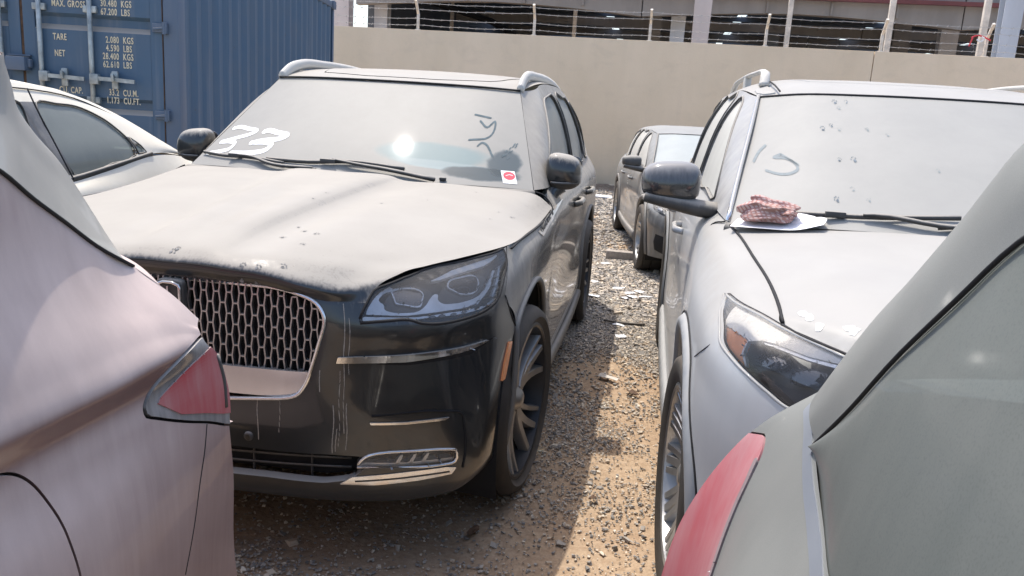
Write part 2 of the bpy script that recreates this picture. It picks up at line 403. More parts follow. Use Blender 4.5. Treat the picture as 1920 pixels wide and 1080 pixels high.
def box(c, s, bev=0.0, rot=None):
    """bevelled block (faceted): centre, full size"""
    bm = bmesh.new(); bmesh.ops.create_cube(bm, size=1.0)
    for v in bm.verts: v.co = Vector((v.co.x * s[0], v.co.y * s[1], v.co.z * s[2]))
    if bev: bmesh.ops.bevel(bm, geom=bm.edges[:], offset=bev, segments=2, profile=0.6, affect='EDGES')
    if rot is not None: bmesh.ops.rotate(bm, verts=bm.verts[:], cent=(0, 0, 0), matrix=Matrix.Rotation(rot[1], 3, rot[0]))
    bmesh.ops.translate(bm, verts=bm.verts[:], vec=c); bmesh.ops.triangulate(bm, faces=bm.faces[:])
    bm.verts.index_update(); S = Surf([v.co[:] for v in bm.verts], [[v.index for v in f.verts] for f in bm.faces]); bm.free(); return S
def lathe(prof, n=48, axis='x'):
    """prof: (radius, height along axis) pairs"""
    V, F = [], []
    for r, h in prof:
        for k in range(n):
            a = 2 * math.pi * k / n; V.append((h, r * math.cos(a), r * math.sin(a)))
    for i in range(len(prof) - 1):
        for k in range(n):
            l = (k + 1) % n; F += [[i * n + k, i * n + l, (i + 1) * n + l], [i * n + k, (i + 1) * n + l, (i + 1) * n + k]]
    S = Surf(V, F)
    if axis == 'z': S.V = S.V[:, [1, 2, 0]]
    return S
def superblob(c, r, e=2.6, nu=28, nv=18, shape=None):
    """rounded box-like form: centre, radii, squareness"""
    V, F = [], []
    sg = lambda v, p: math.copysign(abs(v)**p, v)
    for j in range(nv + 1):
        ph = -math.pi / 2 + math.pi * j / nv
        for i in range(nu):
            th = 2 * math.pi * i / nu; k = 2.0 / e
            V.append((sg(math.cos(ph), k) * sg(math.cos(th), k), sg(math.cos(ph), k) * sg(math.sin(th), k), sg(math.sin(ph), k)))
    V = np.array(V)
    for j in range(nv):
        for i in range(nu):
            l = (i + 1) % nu; F += [[j * nu + i, j * nu + l, (j + 1) * nu + l], [j * nu + i, (j + 1) * nu + l, (j + 1) * nu + i]]
    if shape: V = shape(V)
    return Surf(V * np.array(r) + np.array(c), F)
def xf(S, rot=None, loc=(0, 0, 0), scale=(1, 1, 1)):
    q = S.copy(); q.V = q.V * np.array(scale)
    if rot: q.V = q.V @ np.array(Matrix.Rotation(rot[1], 3, rot[0])).T
    q.V = q.V + np.array(loc); return q
def poly_plate(pts, nrm_axis, lo, hi):
    """flat prism from a 2D outline"""
    bm = bmesh.new(); vs = []
    for a, b in pts:
        vs.append(bm.verts.new({'x': (lo, a, b), 'y': (a, lo, b), 'z': (a, b, lo)}[nrm_axis]))
    f = bm.faces.new(vs); r = bmesh.ops.extrude_face_region(bm, geom=[f]); d = {'x': (hi - lo, 0, 0), 'y': (0, hi - lo, 0), 'z': (0, 0, hi - lo)}[nrm_axis]
    bmesh.ops.translate(bm, verts=[v for v in r['geom'] if isinstance(v, bmesh.types.BMVert)], vec=d)
    bmesh.ops.recalc_face_normals(bm, faces=bm.faces[:]); bmesh.ops.triangulate(bm, faces=bm.faces[:]); bm.verts.index_update()
    S = Surf([v.co[:] for v in bm.verts], [[v.index for v in q.verts] for q in bm.faces]); bm.free(); return S
def text(name, s, size, mat, parent, mtx, sx=1.0, ext=0.0008, spacing=1.0):
    cu = bpy.data.curves.new(name, 'FONT'); cu.body = s; cu.size = size; cu.extrude = ext; cu.space_character = spacing; cu.resolution_u = 3; cu.offset = 0.0012
    cu.materials.append(mat); o = bpy.data.objects.new(name, cu); col.objects.link(o); o.parent = parent
    bpy.context.view_layer.update(); me = bpy.data.meshes.new_from_object(o); bpy.data.objects.remove(o); bpy.data.curves.remove(cu)
    o = bpy.data.objects.new(name, me); col.objects.link(o); o.parent = parent
    if not me.materials: me.materials.append(mat)
    o.matrix_local = mtx @ Matrix.Diagonal((sx, 1, 1, 1)); return o

# ---------------------------------------------------------------- wheel
_wheels = {}
def wheel_meshes(key, r, rr, w, n_sp, style):
    if key in _wheels: return _wheels[key]
    h = w / 2
    tyre = lathe([(rr - 0.006, h - 0.03), (rr + 0.004, h - 0.006), (rr + 0.02, h), (r - 0.045, h + 0.012), (r - 0.02, h + 0.004), (r - 0.006, h - 0.018), (r - 0.002, h - 0.035), (r - 0.012, h - 0.037), (r - 0.012, h - 0.045), (r - 0.001, h - 0.047),
                  (r, 0.012), (r - 0.012, 0.010), (r - 0.012, -0.004), (r, -0.006), (r, -h + 0.06), (r - 0.006, -h + 0.018), (r - 0.03, -h), (rr, -h + 0.02)], 72)
    cp = tyre.V; ang = np.arctan2(cp[:, 2], cp[:, 1]); rad = np.hypot(cp[:, 1], cp[:, 2])
    rim = lathe([(rr + 0.006, h - 0.004), (rr - 0.004, h - 0.001), (rr - 0.012, h - 0.006), (rr - 0.018, h - 0.05), (rr - 0.03, -h + 0.05), (rr - 0.05, -h + 0.03), (0.12, -h + 0.10)], 64)
    disc = lathe([(0.02, h - 0.10), (rr * 0.70, h - 0.10), (rr * 0.70, h - 0.125), (0.02, h - 0.125)], 40)
    cap = lathe([(0.0, h - 0.022), (0.022, h - 0.022), (0.034, h - 0.028), (0.05, h - 0.05), (0.085, h - 0.065), (0.088, h - 0.10)], 32)
    def spoke(a0, a1, w0, w1, x0, x1, th):
        n = 9; V = []; F = []
        for i in range(n):
            s = i / (n - 1); rd = 0.05 + (rr - 0.012 - 0.05) * s; a = a0 + (a1 - a0) * s
            ww = (w0 + (w1 - w0) * s) / 2; x = x0 + (x1 - x0) * s**1.4 - 0.012 * math.sin(math.pi * s)
            c, t = np.array((math.cos(a), math.sin(a))), np.array((-math.sin(a), math.cos(a)))
            for (o, dx) in ((-1.25, -th), (-1, -0.006), (-0.8, 0), (0.8, 0), (1, -0.006), (1.25, -th)):
                p = c * rd + t * ww * o; V.append((x + dx, p[0], p[1]))
        for i in range(n - 1):
            for k in range(5):
                a, b = i * 6 + k, (i + 1) * 6 + k; F += [[a, a + 1, b + 1], [a, b + 1, b]]
        return Surf(V, F)
    sp = []
    for fa, fb, w0, w1 in style: sp.append(spoke(fa, fb, w0, w1, h - 0.045, h - 0.012, 0.04))
    spk = join(*sp)
    _wheels[key] = (mesh_of('tyre', tyre, True, 40), mesh_of('rim', rim, True, 40), mesh_of('brake_disc', disc, True, 40), mesh_of('hub_cap', cap, True, 50), mesh_of('spoke', spk, True, 35))
    return _wheels[key]
def wheel(parent, pos, side, key, r, rr, w, n_sp, style, m_rim, m_sp, rot0=0.3, steer=0.0):
    ty, ri, di, ca, spk = wheel_meshes(key, r, rr, w, n_sp, style)
    wh = put('wheel', ri, m_rim, parent); wh.location = pos; wh.rotation_euler = (0, 0, (0 if side > 0 else math.pi) + steer)
    put('tyre', ty, M['rubber'], wh); put('brake_disc', di, M['rim_grey'], wh); put('hub_cap', ca, m_sp, wh)
    for k in range(n_sp):
        s = put('spoke', spk, m_sp, wh); s.rotation_euler = (rot0 + 2 * math.pi * k / n_sp, 0, 0)
    return wh
# ---------------------------------------------------------------- ground
def ground_mat():
    t = NT('gravel_sand'); o = t.obj()
    big = t.noise(o, 0.55, 5, 0.6, 0.4).outputs[0]; mid = t.noise(o, 3.2, 6, 0.65).outputs[0]
    m = t.math('ADD', t.math('MULTIPLY', big, 0.7), t.math('MULTIPLY', mid, 0.45))
    yy = t.n('SeparateXYZ', None, Vector=o).outputs[1]
    def band(y0, w, a): return t.math('MULTIPLY', t.ramp(t.math('ABSOLUTE', t.math('SUBTRACT', yy, y0)), 0.0, w, 1.0, 0.0), a)
    for bd in ((9.7, 1.3, .22), (4.6, 1.3, .22), (2.9, 1.5, .10), (6.8, 2.0, -.14), (14, 4.5, -.08)): m = t.math('ADD', m, band(*bd))
    sandf = t.ramp(m, 0.50, 0.64)
    vo = t.n('TexVoronoi', None, Scale=46.0, Vector=t.mapv(o, (1, 1, 1))); vo2 = t.n('TexVoronoi', None, Scale=95.0, Vector=o)
    sc1 = t.n('SeparateColor', None, Color=vo.outputs['Color']); sc2 = t.n('SeparateColor', None, Color=vo2.outputs['Color'])
    gr = t.mixc(t.ramp(sc1.outputs[0], 0, 1, 0, 1, False), (0.22, 0.205, 0.185), (0.46, 0.42, 0.365))
    gr = t.mixc(t.ramp(sc2.outputs[1], 0.55, 0.6, 0, 0.75), gr, (0.42, 0.325, 0.225))
    sn = t.noise(o, 38, 6, 0.7).outputs[0]
    sa = t.mixc(t.ramp(sn, 0.3, 0.7), (0.32, 0.225, 0.145), (0.44, 0.33, 0.225))
    sa = t.mixc(t.ramp(t.noise(o, 1.7, 4).outputs[0], 0.4, 0.7, 0, 0.5), sa, (0.33, 0.225, 0.145))
    c = t.mixc(sandf, gr, sa)
    h = t.math('ADD', t.math('MULTIPLY', t.math('SUBTRACT', 1.0, vo.outputs['Distance']), t.math('SUBTRACT', 1.0, t.math('MULTIPLY', sandf, 0.8))), t.math('MULTIPLY', sn, 0.5))
    b = t.bsdf(c, 0.92, 0, Specular_IOR_Level=0.15); t.set(b, 'Normal', t.bump(h, 0.7, 0.012))
    return t.done(b)
M['ground'] = ground_mat()
gx = np.concatenate([[-150, -60, -20], np.linspace(-8, 8, 81), [20, 60, 150]]); gy = np.concatenate([[-150, -40, -10], np.linspace(-3, 19, 111), [30, 60, 160]])
from mathutils import noise as mn
GN = lambda x, y: 0.010 * mn.noise((x * 1.3, y * 1.3, 3.1)) + 0.006 * mn.noise((x * 4.1, y * 4.1, 9.7))
gv = [(x, y, GN(x, y) - 0.006 if abs(x) < 9 and -4 < y < 19.5 else -0.006) for y in gy for x in gx]
nx = len(gx); gf = []
for j in range(len(gy) - 1):
    for i in range(nx - 1):
        a = j * nx + i; gf += [[a, a + 1, a + nx + 1], [a, a + nx + 1, a + nx]]
put('ground', Surf(gv, gf), M['ground'], kind='structure')

def stones_mat():
    t = NT('crushed_stone'); at = t.n('Attribute', {'attribute_name': 'tone'}).outputs['Fac']
    c = t.n('ValToRGB'); t.set(c, 0, at); e = c.color_ramp.elements
    e[0].position = 0; e[0].color = (0.20, 0.19, 0.175, 1); e[1].position = 1; e[1].color = (0.66, 0.59, 0.48, 1)
    for p, q in ((0.3, (0.31, 0.285, 0.255)), (0.6, (0.41, 0.365, 0.305)), (0.8, (0.49, 0.40, 0.30))):
        k = e.new(p); k.color = (*q, 1)
    return t.done(t.bsdf(c.outputs[0], 0.85, 0, Specular_IOR_Level=0.2))
def gravel():
    N = []
    def sand(x, y):
        v = 0.5 + 0.5 * mn.noise((x * 0.9, y * 0.55, 1.7)) + 0.25 * mn.noise((x * 3, y * 2.2, 5.0))
        v += 0.42 * math.exp(-((y - 9.7) / 0.7)**2) + 0.52 * math.exp(-((y - 4.6) / 0.75)**2) + 0.27 * math.exp(-((y - 2.9) / 0.8)**2) - 0.42 * math.exp(-((y - 6.6) / 1.3)**2) - 0.3 * math.exp(-((y - 14) / 3)**2)
        return v
    areas = [(-1.5, 0.25, 2.0, 4.0, 52000, 0.0042), (-0.75, 0.25, 4.0, 6.2, 29000, 0.0060), (-0.7, 0.6, 6.2, 9.5, 24000, 0.0105), (-1.6, 0.3, 9.5, 17.6, 16000, 0.016), (-3.2, 2.6, 1.2, 8.5, 9000, 0.009)]
    for x0, x1, y0, y1, n, s in areas:
        for _ in range(n):
            x, y = RNG.uniform(x0, x1), RNG.uniform(y0, y1); v = sand(x, y)
            if RNG.random() > (1.0 if v < 0.40 else max(0.10, 1.0 - (v - 0.40) * 2.0)): continue
            N.append((x, y, s * (0.45 + 0.75 * RNG.random()**1.6) * (1.9 if RNG.random() < .03 else 1)))
    N = np.array(N); n = len(N)
    base = np.array([(-1, -1, -1), (1, -1, -1), (1, 1, -1), (-1, 1, -1), (-1, -1, 1), (1, -1, 1), (1, 1, 1), (-1, 1, 1)], float)
    F0 = np.array([(0, 2, 1), (0, 3, 2), (4, 5, 6), (4, 6, 7), (0, 1, 5), (0, 5, 4), (1, 2, 6), (1, 6, 5), (2, 3, 7), (2, 7, 6), (3, 0, 4), (3, 4, 7)])
    V = base[None] + RNG.normal(0, 0.38, (n, 8, 3)); V *= (N[:, 2, None, None] * RNG.uniform(0.6, 1.25, (n, 1, 3)) * np.array((1, 1, 0.5)))
    a = RNG.uniform(0, 6.28, n); ca, sa = np.cos(a), np.sin(a); tl = RNG.normal(0, 0.3, n)
    X, Y, Z = V[..., 0], V[..., 1], V[..., 2]; Z2 = Z * np.cos(tl)[:, None] + X * np.sin(tl)[:, None]; X = X * np.cos(tl)[:, None] - Z * np.sin(tl)[:, None]
    Xr = X * ca[:, None] - Y * sa[:, None] + N[:, 0, None]; Yr = X * sa[:, None] + Y * ca[:, None] + N[:, 1, None]
    gz = np.array([GN(x, y) for x, y in N[:, :2]])
    V = np.stack([Xr, Yr, Z2 + gz[:, None] + N[:, 2, None] * 0.25], -1).reshape(-1, 3)
    F = (F0[None] + (np.arange(n) * 8)[:, None, None]).reshape(-1, 3)
    S = Surf(V, F); me = mesh_of('gravel', S, False)
    at = me.attributes.new('tone', 'FLOAT', 'POINT'); at.data.foreach_set('value', np.repeat(RNG.random(n)**1.1, 8).astype(np.float32))
    put('gravel', me, stones_mat(), kind='stuff')
gravel()

# ---------------------------------------------------------------- boundary wall with barbed wire
def wall_mat():
    t = NT('beige_plaster'); o = t.obj()
    n1 = t.noise(t.mapv(o, (1, 1, 0.5)), 0.7, 5, 0.6).outputs[0]; n2 = t.noise(o, 26, 5, 0.7).outputs[0]
    st = t.noise(t.mapv(o, (3.5, 3.5, 0.16)), 1.0, 4, 0.6).outputs[0]
    c = t.mixc(t.ramp(n1, 0.3, 0.7), (0.655, 0.545, 0.40), (0.725, 0.605, 0.455))
    c = t.mixc(t.ramp(st, 0.5, 0.8, 0, 0.07), c, (0.36, 0.31, 0.255))
    z = t.n('SeparateXYZ', None, Vector=o).outputs[2]
    c = t.mixc(t.ramp(t.math('ADD', z, t.math('MULTIPLY', n1, 0.5)), 0.15, 0.75, 0.35, 0.0), c, (0.37, 0.29, 0.20))
    sp = t.noise(o, 70, 2).outputs[0]; c = t.mixc(t.ramp(sp, 0.70, 0.74, 0, 0.4), c, (0.25, 0.22, 0.19))
    n3 = t.noise(t.mapv(o, (1, 1, 1.6)), 2.1, 6, 0.65, 0.6).outputs[0]; c = t.mixc(t.ramp(n3, 0.48, 0.72, 0, 0.22), c, (0.50, 0.42, 0.32))
    vo = t.n('TexVoronoi', {'feature': 'DISTANCE_TO_EDGE'}, Scale=0.33, Vector=t.n('VectorMath', {'operation': 'ADD'}, i0=o, i1=t.noise(o, 1.3, 6, 0.7).outputs['Color']).outputs[0]); c = t.mixc(t.ramp(vo.outputs['Distance'], 0.0, 0.003, 0.07, 0.0), c, (0.30, 0.25, 0.19))
    b = t.bsdf(c, 0.9, 0, Specular_IOR_Level=0.1); t.set(b, 'Normal', t.bump(n2, 0.35, 0.01)); return t.done(b)
M['wall'] = wall_mat()
M['galv'] = plain('galvanised_steel', (0.50, 0.49, 0.47), 0.5, 0.6, 0.2, 14)
M['postpaint'] = plain('cream_post_paint', (0.66, 0.60, 0.52), 0.6, 0, 0.18, 9)
M['wire'] = plain('barbed_wire_steel', (0.42, 0.41, 0.40), 0.5, 0.6, 0.2)
WY = 17.77
w = thing('boundary_wall', 'long beige plastered yard wall behind the parked cars', 'wall', (0, WY, 0))
for x0, x1 in ((-30, -13.4), (-13.4, 4.165), (4.165, 13.0), (13.0, 32)):
    put('wall_panel', box(((x0 + x1) / 2, 0.10, 1.54), (x1 - x0 - 0.014, 0.20, 3.10), 0.008), M['wall'], w, ang=40)
put('footing', box((1, 0.10, 0.02), (62, 0.30, 0.12), 0.02), M['wall'], w, ang=40)
fw = []
PX = [-9.75, -7.55, -5.25, -2.70, -0.27, 2.06, 4.29, 6.22, 8.5, 10.8]
PLAB = ('bent cream wire post on the wall top, first one right of the container', 'bent cream wire post on the wall above the roof of the black SUV', 'bent cream wire post on the wall top, left of the blue shed column', 'bent cream wire post on the wall above the left roof rail of the silver SUV', 'bent cream wire post on the wall top beside the crack in the wall', 'bent cream wire post with red and white tape tied to it')
for x, plab in zip(PX[2:8], PLAB):
    p = thing('fence_post', plab, 'fence post', (x, WY + 0.10, 3.09), 0, 'bent posts on the wall top')
    put('post', join(box((0, 0, 0.17), (0.055, 0.055, 0.36), 0.006)), M['postpaint'], p, ang=40)
    put('arm', tube([(0, 0, 0.335), (0, -0.115, 0.475), (0, -0.225, 0.60)], 0.034, 4, 0, flat=(1.0, 1.0)), M['postpaint'], p, smooth=False)
    put('cap_plate', box((0, 0, 0.008), (0.11, 0.10, 0.016), 0.003), M['postpaint'], p, ang=40)
for wi, (dy, z, nm) in enumerate(((0.07, 3.20, 'lowest strand of barbed wire just above the wall top'), (0.07, 3.335, 'second barbed wire strand from the wall top'), (-0.055, 3.515, 'third barbed wire strand, at the bend of the post arms'), (-0.125, 3.635, 'topmost barbed wire strand along the tips of the post arms'))):
    pts = []; bb = []
    x = -9.8
    while x < 11.6:
        jx = max(i for i in range(len(PX)) if PX[i] <= x or i == 0); fr = min(max((x - PX[jx]) / 2.34, 0), 1); sag = -0.035 * 4 * fr * (1 - fr) * (0.6 + 0.8 * random.random() * 0.2)
        pts.append((x, WY + 0.03 + dy, z + sag + 0.004 * math.sin(x * 7 + wi))); x += 0.195
    S = [tube(pts, 0.0042, 5)]
    for q in pts[::1]:
        for a in (0.6, 2.1):
            d = np.array((0.012, 0.022 * math.cos(a), 0.026 * math.sin(a))); S.append(tube([np.array(q) - d, q, np.array(q) + d], 0.0045, 3))
    o = put('barbed_wire', join(*S), M['wire'], None, False); tag(o, nm, 'barbed wire', 'strands of barbed wire on the wall')
# red and white tape tied round the last post
M['tape_red'] = plain('tape_red', (0.65, 0.05, 0.07), 0.5); M['tape_white'] = plain('tape_white', (0.8, 0.8, 0.8), 0.5)
tp = thing('barrier_tape', 'red and white barrier tape knotted to the wire beside a bent post', 'tape', (6.05, WY - 0.02, 3.40))
put('tape_strip', tube([(-0.16, 0, 0.03), (-0.05, 0, 0.075), (0.06, 0, 0.05), (0.2, 0, -0.01)], 0.02, 4, 4, flat=(0.2, 1)), M['tape_red'], tp)
put('tape_tail', tube([(-0.13, -0.01, 0.045), (-0.16, -0.02, -0.05), (-0.185, -0.02, -0.14)], 0.02, 4, 4, flat=(0.25, 1)), M['tape_red'], tp)
put('tape_knot', tube([(-0.06, -0.02, 0.0), (0.0, -0.03, -0.05), (0.07, -0.02, 0.02), (0.02, -0.02, 0.05)], 0.022, 4, 4, flat=(0.3, 1)), M['tape_white'], tp)

# ---------------------------------------------------------------- steel shed behind the wall
def metal(name, c, var=0.10, rough=0.55):
    t = NT(name); o = t.obj(); n = t.noise(t.mapv(o, (2, 2, 0.5)), 1.0, 5).outputs[0]
    cc = t.mixc(t.ramp(n, 0.3, 0.7), tuple(v * (1 - var) for v in c), tuple(v * (1 + var) for v in c)); return t.done(t.bsdf(cc, rough, 0.1))
M['shed_beam'] = metal('shed_beam_paint', (0.27, 0.25, 0.23)); M['shed_col_blue'] = metal('column_pale_blue', (0.50, 0.54, 0.60)); M['shed_col_pink'] = metal('column_primer_pink', (0.58, 0.52, 0.50))
M['shed_col_grey'] = metal('column_grey', (0.42, 0.42, 0.43)); M['shed_roof'] = metal('roof_sheet', (0.12, 0.14, 0.17)); M['shed_wall'] = metal('shed_cladding', (0.10, 0.11, 0.125)); M['oxide'] = metal('red_oxide', (0.16, 0.05, 0.05))
sh = thing('steel_shed', 'open dark steel framed shed with grey girders behind the yard wall', 'shed', (0, 20, 0))
def L(x, y, z): return (x, y - 20, z)
for ya, yb in ((24, 31.9), (31.95, 39.7), (41.5, 50.4), (52.6, 60), (60.05, 68)):  # roof sheets with open daylight strips between them
    for j in range(9):
        put('roof_sheet', box(L(-5.6 + 6.0 * j, (ya + yb) / 2, 6.3), (5.6, yb - ya, 0.05)), M['shed_roof'], sh, False)
for y, zl, h, d in ((23.2, 4.18, 2.0, 0.3), (34.0, 4.95, 0.42, 0.3), (46, 5.62, 0.5, 0.3)):
    for j in range(6):
        x0 = -8.6 + j * 8.0; n = 8
        pts = [(x0, zl + h), (x0 + 8.0 - 0.03, zl + h)] + [(x0 + 8.0 - 0.03 - 7.97 * i / n, zl + (0.22 if y < 30 else 0.10) * (1 - abs(2 * i / n - 1)**1.6)) for i in range(n + 1)]
        put('girder', xf(poly_plate(pts, 'y', -d / 2, d / 2), loc=L(0, y, 0)), M['shed_beam'], sh, False)
        for i in range(1, 5):
            put('stiffener', box(L(x0 + 1.6 * i, y - d / 2 - 0.03, zl + h / 2 + 0.1), (0.05, 0.06, h - 0.22)), M['shed_beam'], sh, False)
put('oxide_tie', box(L(6, 22.9, 4.78), (22, 0.12, 0.10)), M['oxide'], sh, False)
put('back_wall', box(L(10, 68.5, 3.4), (70, 0.2, 6.8)), M['shed_wall'], sh, False)
put('side_wall', box(L(-8.45, 46.2, 3.4), (0.2, 44.6, 6.8)), M['shed_wall'], sh, False)
put('end_wall', box(L(38, 46, 3.4), (0.2, 44.6, 6.8)), M['shed_wall'], sh, False)
put('floor_slab', box(L(14, 46, 0.02), (46, 44, 0.1)), M['shed_wall'], sh, False)
for k in range(9):
    put('purlin', box(L(8, 26 + 4.5 * k, 6.15), (36, 0.12, 0.2)), M['shed_roof'], sh, False)
def column(x, y, w0, w1, m, h=6.0):
    S = xf(poly_plate([(-w0 / 2, 0), (w0 / 2, 0), (w1 / 2, h), (-w1 / 2, h)], 'y', -0.012, 0.012), loc=L(x, y - 0.16, 0))
    S2 = xf(poly_plate([(-w0 / 2, 0), (w0 / 2, 0), (w1 / 2, h), (-w1 / 2, h)], 'y', -0.012, 0.012), loc=L(x, y + 0.16, 0))
    put('column', join(S, S2, box(L(x, y, h / 2), (0.03, 0.296, h))), m, sh, False)
column(-8.13, 24.0, 0.37, 0.41, M['shed_col_grey']); column(0.38, 24.0, 0.32, 0.42, M['shed_col_blue']); column(0.88, 21.0, 0.30, 0.44, M['shed_col_pink'])
column(7.45, 20.3, 0.31, 0.42, M['shed_col_blue']); column(-0.32, 30, 0.40, 0.46, M['shed_beam']); column(8.0, 26, 0.42, 0.5, M['shed_col_grey']); column(8.55, 33, 0.5, 0.6, M['shed_beam']); column(5.4, 44, 0.6, 0.6, M['shed_beam'])
column(-8.0, 20.5, 0.45, 0.45, M['shed_col_pink'])
put('brace', tube([L(-7.7, 24.3, 4.75), L(-6.1, 30, 4.6), L(-4.9, 34, 4.0)], 0.11, 8), M['black'], sh); put('brace', tube([L(-7.7, 24.3, 3.55), L(-6.3, 30, 3.6)], 0.09, 8), M['black'], sh)
for x, y, pl_ in ((-7.55, 30.0, 'tall pale steel pole behind the wall, the leftmost and thinnest looking'), (-2.79, 27.0, 'tall pale steel pole behind the wall above the windscreen of the black SUV'), (3.11, 22.5, 'tall pale steel pole behind the wall, third from the left, over the silver SUV'), (4.97, 20.2, 'tall pale steel pole right behind the bent post at the wall crack'), (6.48, 18.9, 'tall pale steel pole beside the red and white tape, rightmost of the poles')):
    o = put('steel_pole', join(box((0, 0, 3.2), (0.12, 0.12, 6.4), 0.01), box((0, 0, 0.02), (0.3, 0.3, 0.04))), M['postpaint'], None, ang=40); o.location = (x, y, 0)
    tag(o, pl_, 'pole', 'tall poles behind the wall')

# ---------------------------------------------------------------- shipping container
def cont_mat(name, c):
    t = NT(name); o = t.obj(); n = t.noise(o, 2.2, 6, 0.65).outputs[0]; st = t.noise(t.mapv(o, (14, 14, 0.7)), 1.0, 4).outputs[0]
    cc = t.mixc(t.ramp(n, 0.3, 0.75), c, tuple(v * 0.8 + 0.03 for v in c)); cc = t.mixc(t.ramp(st, 0.5, 0.8, 0, 0.3), cc, (0.22, 0.24, 0.27))
    ru = t.noise(o, 9, 6, 0.7).outputs[0]; cc = t.mixc(t.ramp(ru, 0.66, 0.72, 0, 0.7), cc, (0.10, 0.055, 0.03))
    nz = t.n('SeparateXYZ', None, Vector=t.n('NewGeometry').outputs['Normal']).outputs[2]
    cc = t.mixc(t.ramp(nz, 0.15, 0.7, 0, 0.75), cc, (0.42, 0.37, 0.31))
    return t.done(t.bsdf(cc, 0.55, 0.0))
M['cont'] = cont_mat('container_blue', (0.050, 0.108, 0.185)); M['cont_post'] = cont_mat('container_post_blue', (0.085, 0.13, 0.20)); M['rod'] = plain('galvanised_rod', (0.33, 0.37, 0.38), 0.5, 0.5, 0.35, 12)
M['rust'] = plain('rusty_seal', (0.075, 0.045, 0.028), 0.9, 0, 0.5, 14); M['stencil'] = plain('cream_stencil_paint', (0.66, 0.60, 0.44), 0.7, 0, 0.2, 40)
ct = thing('shipping_container', 'blue corrugated shipping container with locked doors and cream weight stencils', 'container', (-4.02, 6.59, 0.385), R(9.5))
Z0 = -0.385; CW, CL, CH = 2.64, 6.06, 2.59
# right side: trapezoid corrugation
pr = []; y = 0.16; p = 0.2785
while y < CL - 0.30: pr += [(y, -0.012), (y + 0.07, -0.012), (y + 0.138, -0.048), (y + 0.208, -0.048)]; y += p
pr.append((CL - 0.13, -0.012))
def corr(xs):
    V, F = [], []
    for q in pr: V += [(xs(q[1]), q[0], 0.17), (xs(q[1]), q[0], CH - 0.11)]
    for i in range(len(pr) - 1): a = 2 * i; F += [[a, a + 2, a + 3], [a, a + 3, a + 1]]
    return Surf(V, F)
put('side_panel', corr(lambda d: d), M['cont'], ct, False); put('side_panel', corr(lambda d: -CW - d), M['cont'], ct, False)
for sx in (-0.066, -CW + 0.066):
    put('corner_post', box((sx, 0.075, CH / 2), (0.132, 0.15, CH - 0.24), 0.012), M['cont_post'], ct, ang=40); put('corner_post', box((sx, CL - 0.06, CH / 2), (0.10, 0.12, CH - 0.24), 0.012), M['cont_post'], ct, ang=40)
    for yy in (0.085, CL - 0.085):
        for zz in (0.06, CH - 0.06): put('corner_casting', box((sx, yy, zz), (0.162, 0.178, 0.12), 0.012), M['cont_post'], ct, ang=40)
    put('side_rail', box((sx + (0.02 if sx > -1 else -0.02), CL / 2, CH - 0.06), (0.07, CL - 0.36, 0.09), 0.01), M['cont_post'], ct, ang=40); put('side_rail', box((sx, CL / 2, 0.09), (0.09, CL - 0.36, 0.15), 0.01), M['cont_post'], ct, ang=40)
put('roof_panel', box((-CW / 2, CL / 2, CH - 0.035), (CW - 0.28, CL - 0.36, 0.03)), M['cont'], ct, False); put('end_panel', box((-CW / 2, CL - 0.04, CH / 2), (CW - 0.22, 0.04, CH - 0.3)), M['cont'], ct, False)
put('floor_frame', box((-CW / 2, CL / 2, 0.10), (CW - 0.3, CL - 0.3, 0.12)), M['cont_post'], ct, False)
put('header_beam', box((-CW / 2, 0.06, CH - 0.065), (CW - 0.33, 0.11, 0.115), 0.01), M['cont_post'], ct, ang=40); put('door_sill', box((-CW / 2, 0.06, 0.075), (CW - 0.33, 0.11, 0.14), 0.01), M['cont_post'], ct, ang=40)
def door(x0, x1, name):
    # one leaf with sunk horizontal swages: front skin stepping in and out
    zz = [0.15]; S = []; ribs = [(z - 0.060, z + 0.075) for z in (0.32, 0.93, 1.605, 2.27)]
    prof = [(0.0, 0.15)]
    for a, b in ribs: prof += [(0.0, a), (0.045, a + 0.045), (0.045, b - 0.028), (0.0, b)]
    prof.append((0.0, CH - 0.125)); V, F = [], []
    fl, fr = x0 + 0.10, x1 - 0.10
    for d, z in prof: V += [(fl, d, z), (fr, d, z)]
    for i in range(len(prof) - 1): a = 2 * i; F += [[a, a + 1, a + 3], [a, a + 3, a + 2]]
    S = Surf(V, F); sides = [box(((x0 + fl) / 2, 0.03, CH / 2 + 0.012), (fl - x0, 0.06, CH - 0.276), 0.004), box(((fr + x1) / 2, 0.03, CH / 2 + 0.012), (x1 - fr, 0.06, CH - 0.276), 0.004), box(((x0 + x1) / 2, 0.065, CH / 2), (x1 - x0 - 0.02, 0.01, CH - 0.3))]
    d = put(name, join(S, *sides), M['cont'], ct, False); return d
dr = door(-1.308, -0.139, 'door'); dl = door(-CW + 0.139, -1.332, 'door')
put('door_seal', box((-1.32, 0.02, CH / 2), (0.022, 0.03, CH - 0.28)), M['rust'], ct, False); put('door_seal', box((-0.1355, 0.012, CH / 2), (0.006, 0.03, CH - 0.28)), M['rust'], ct, False)
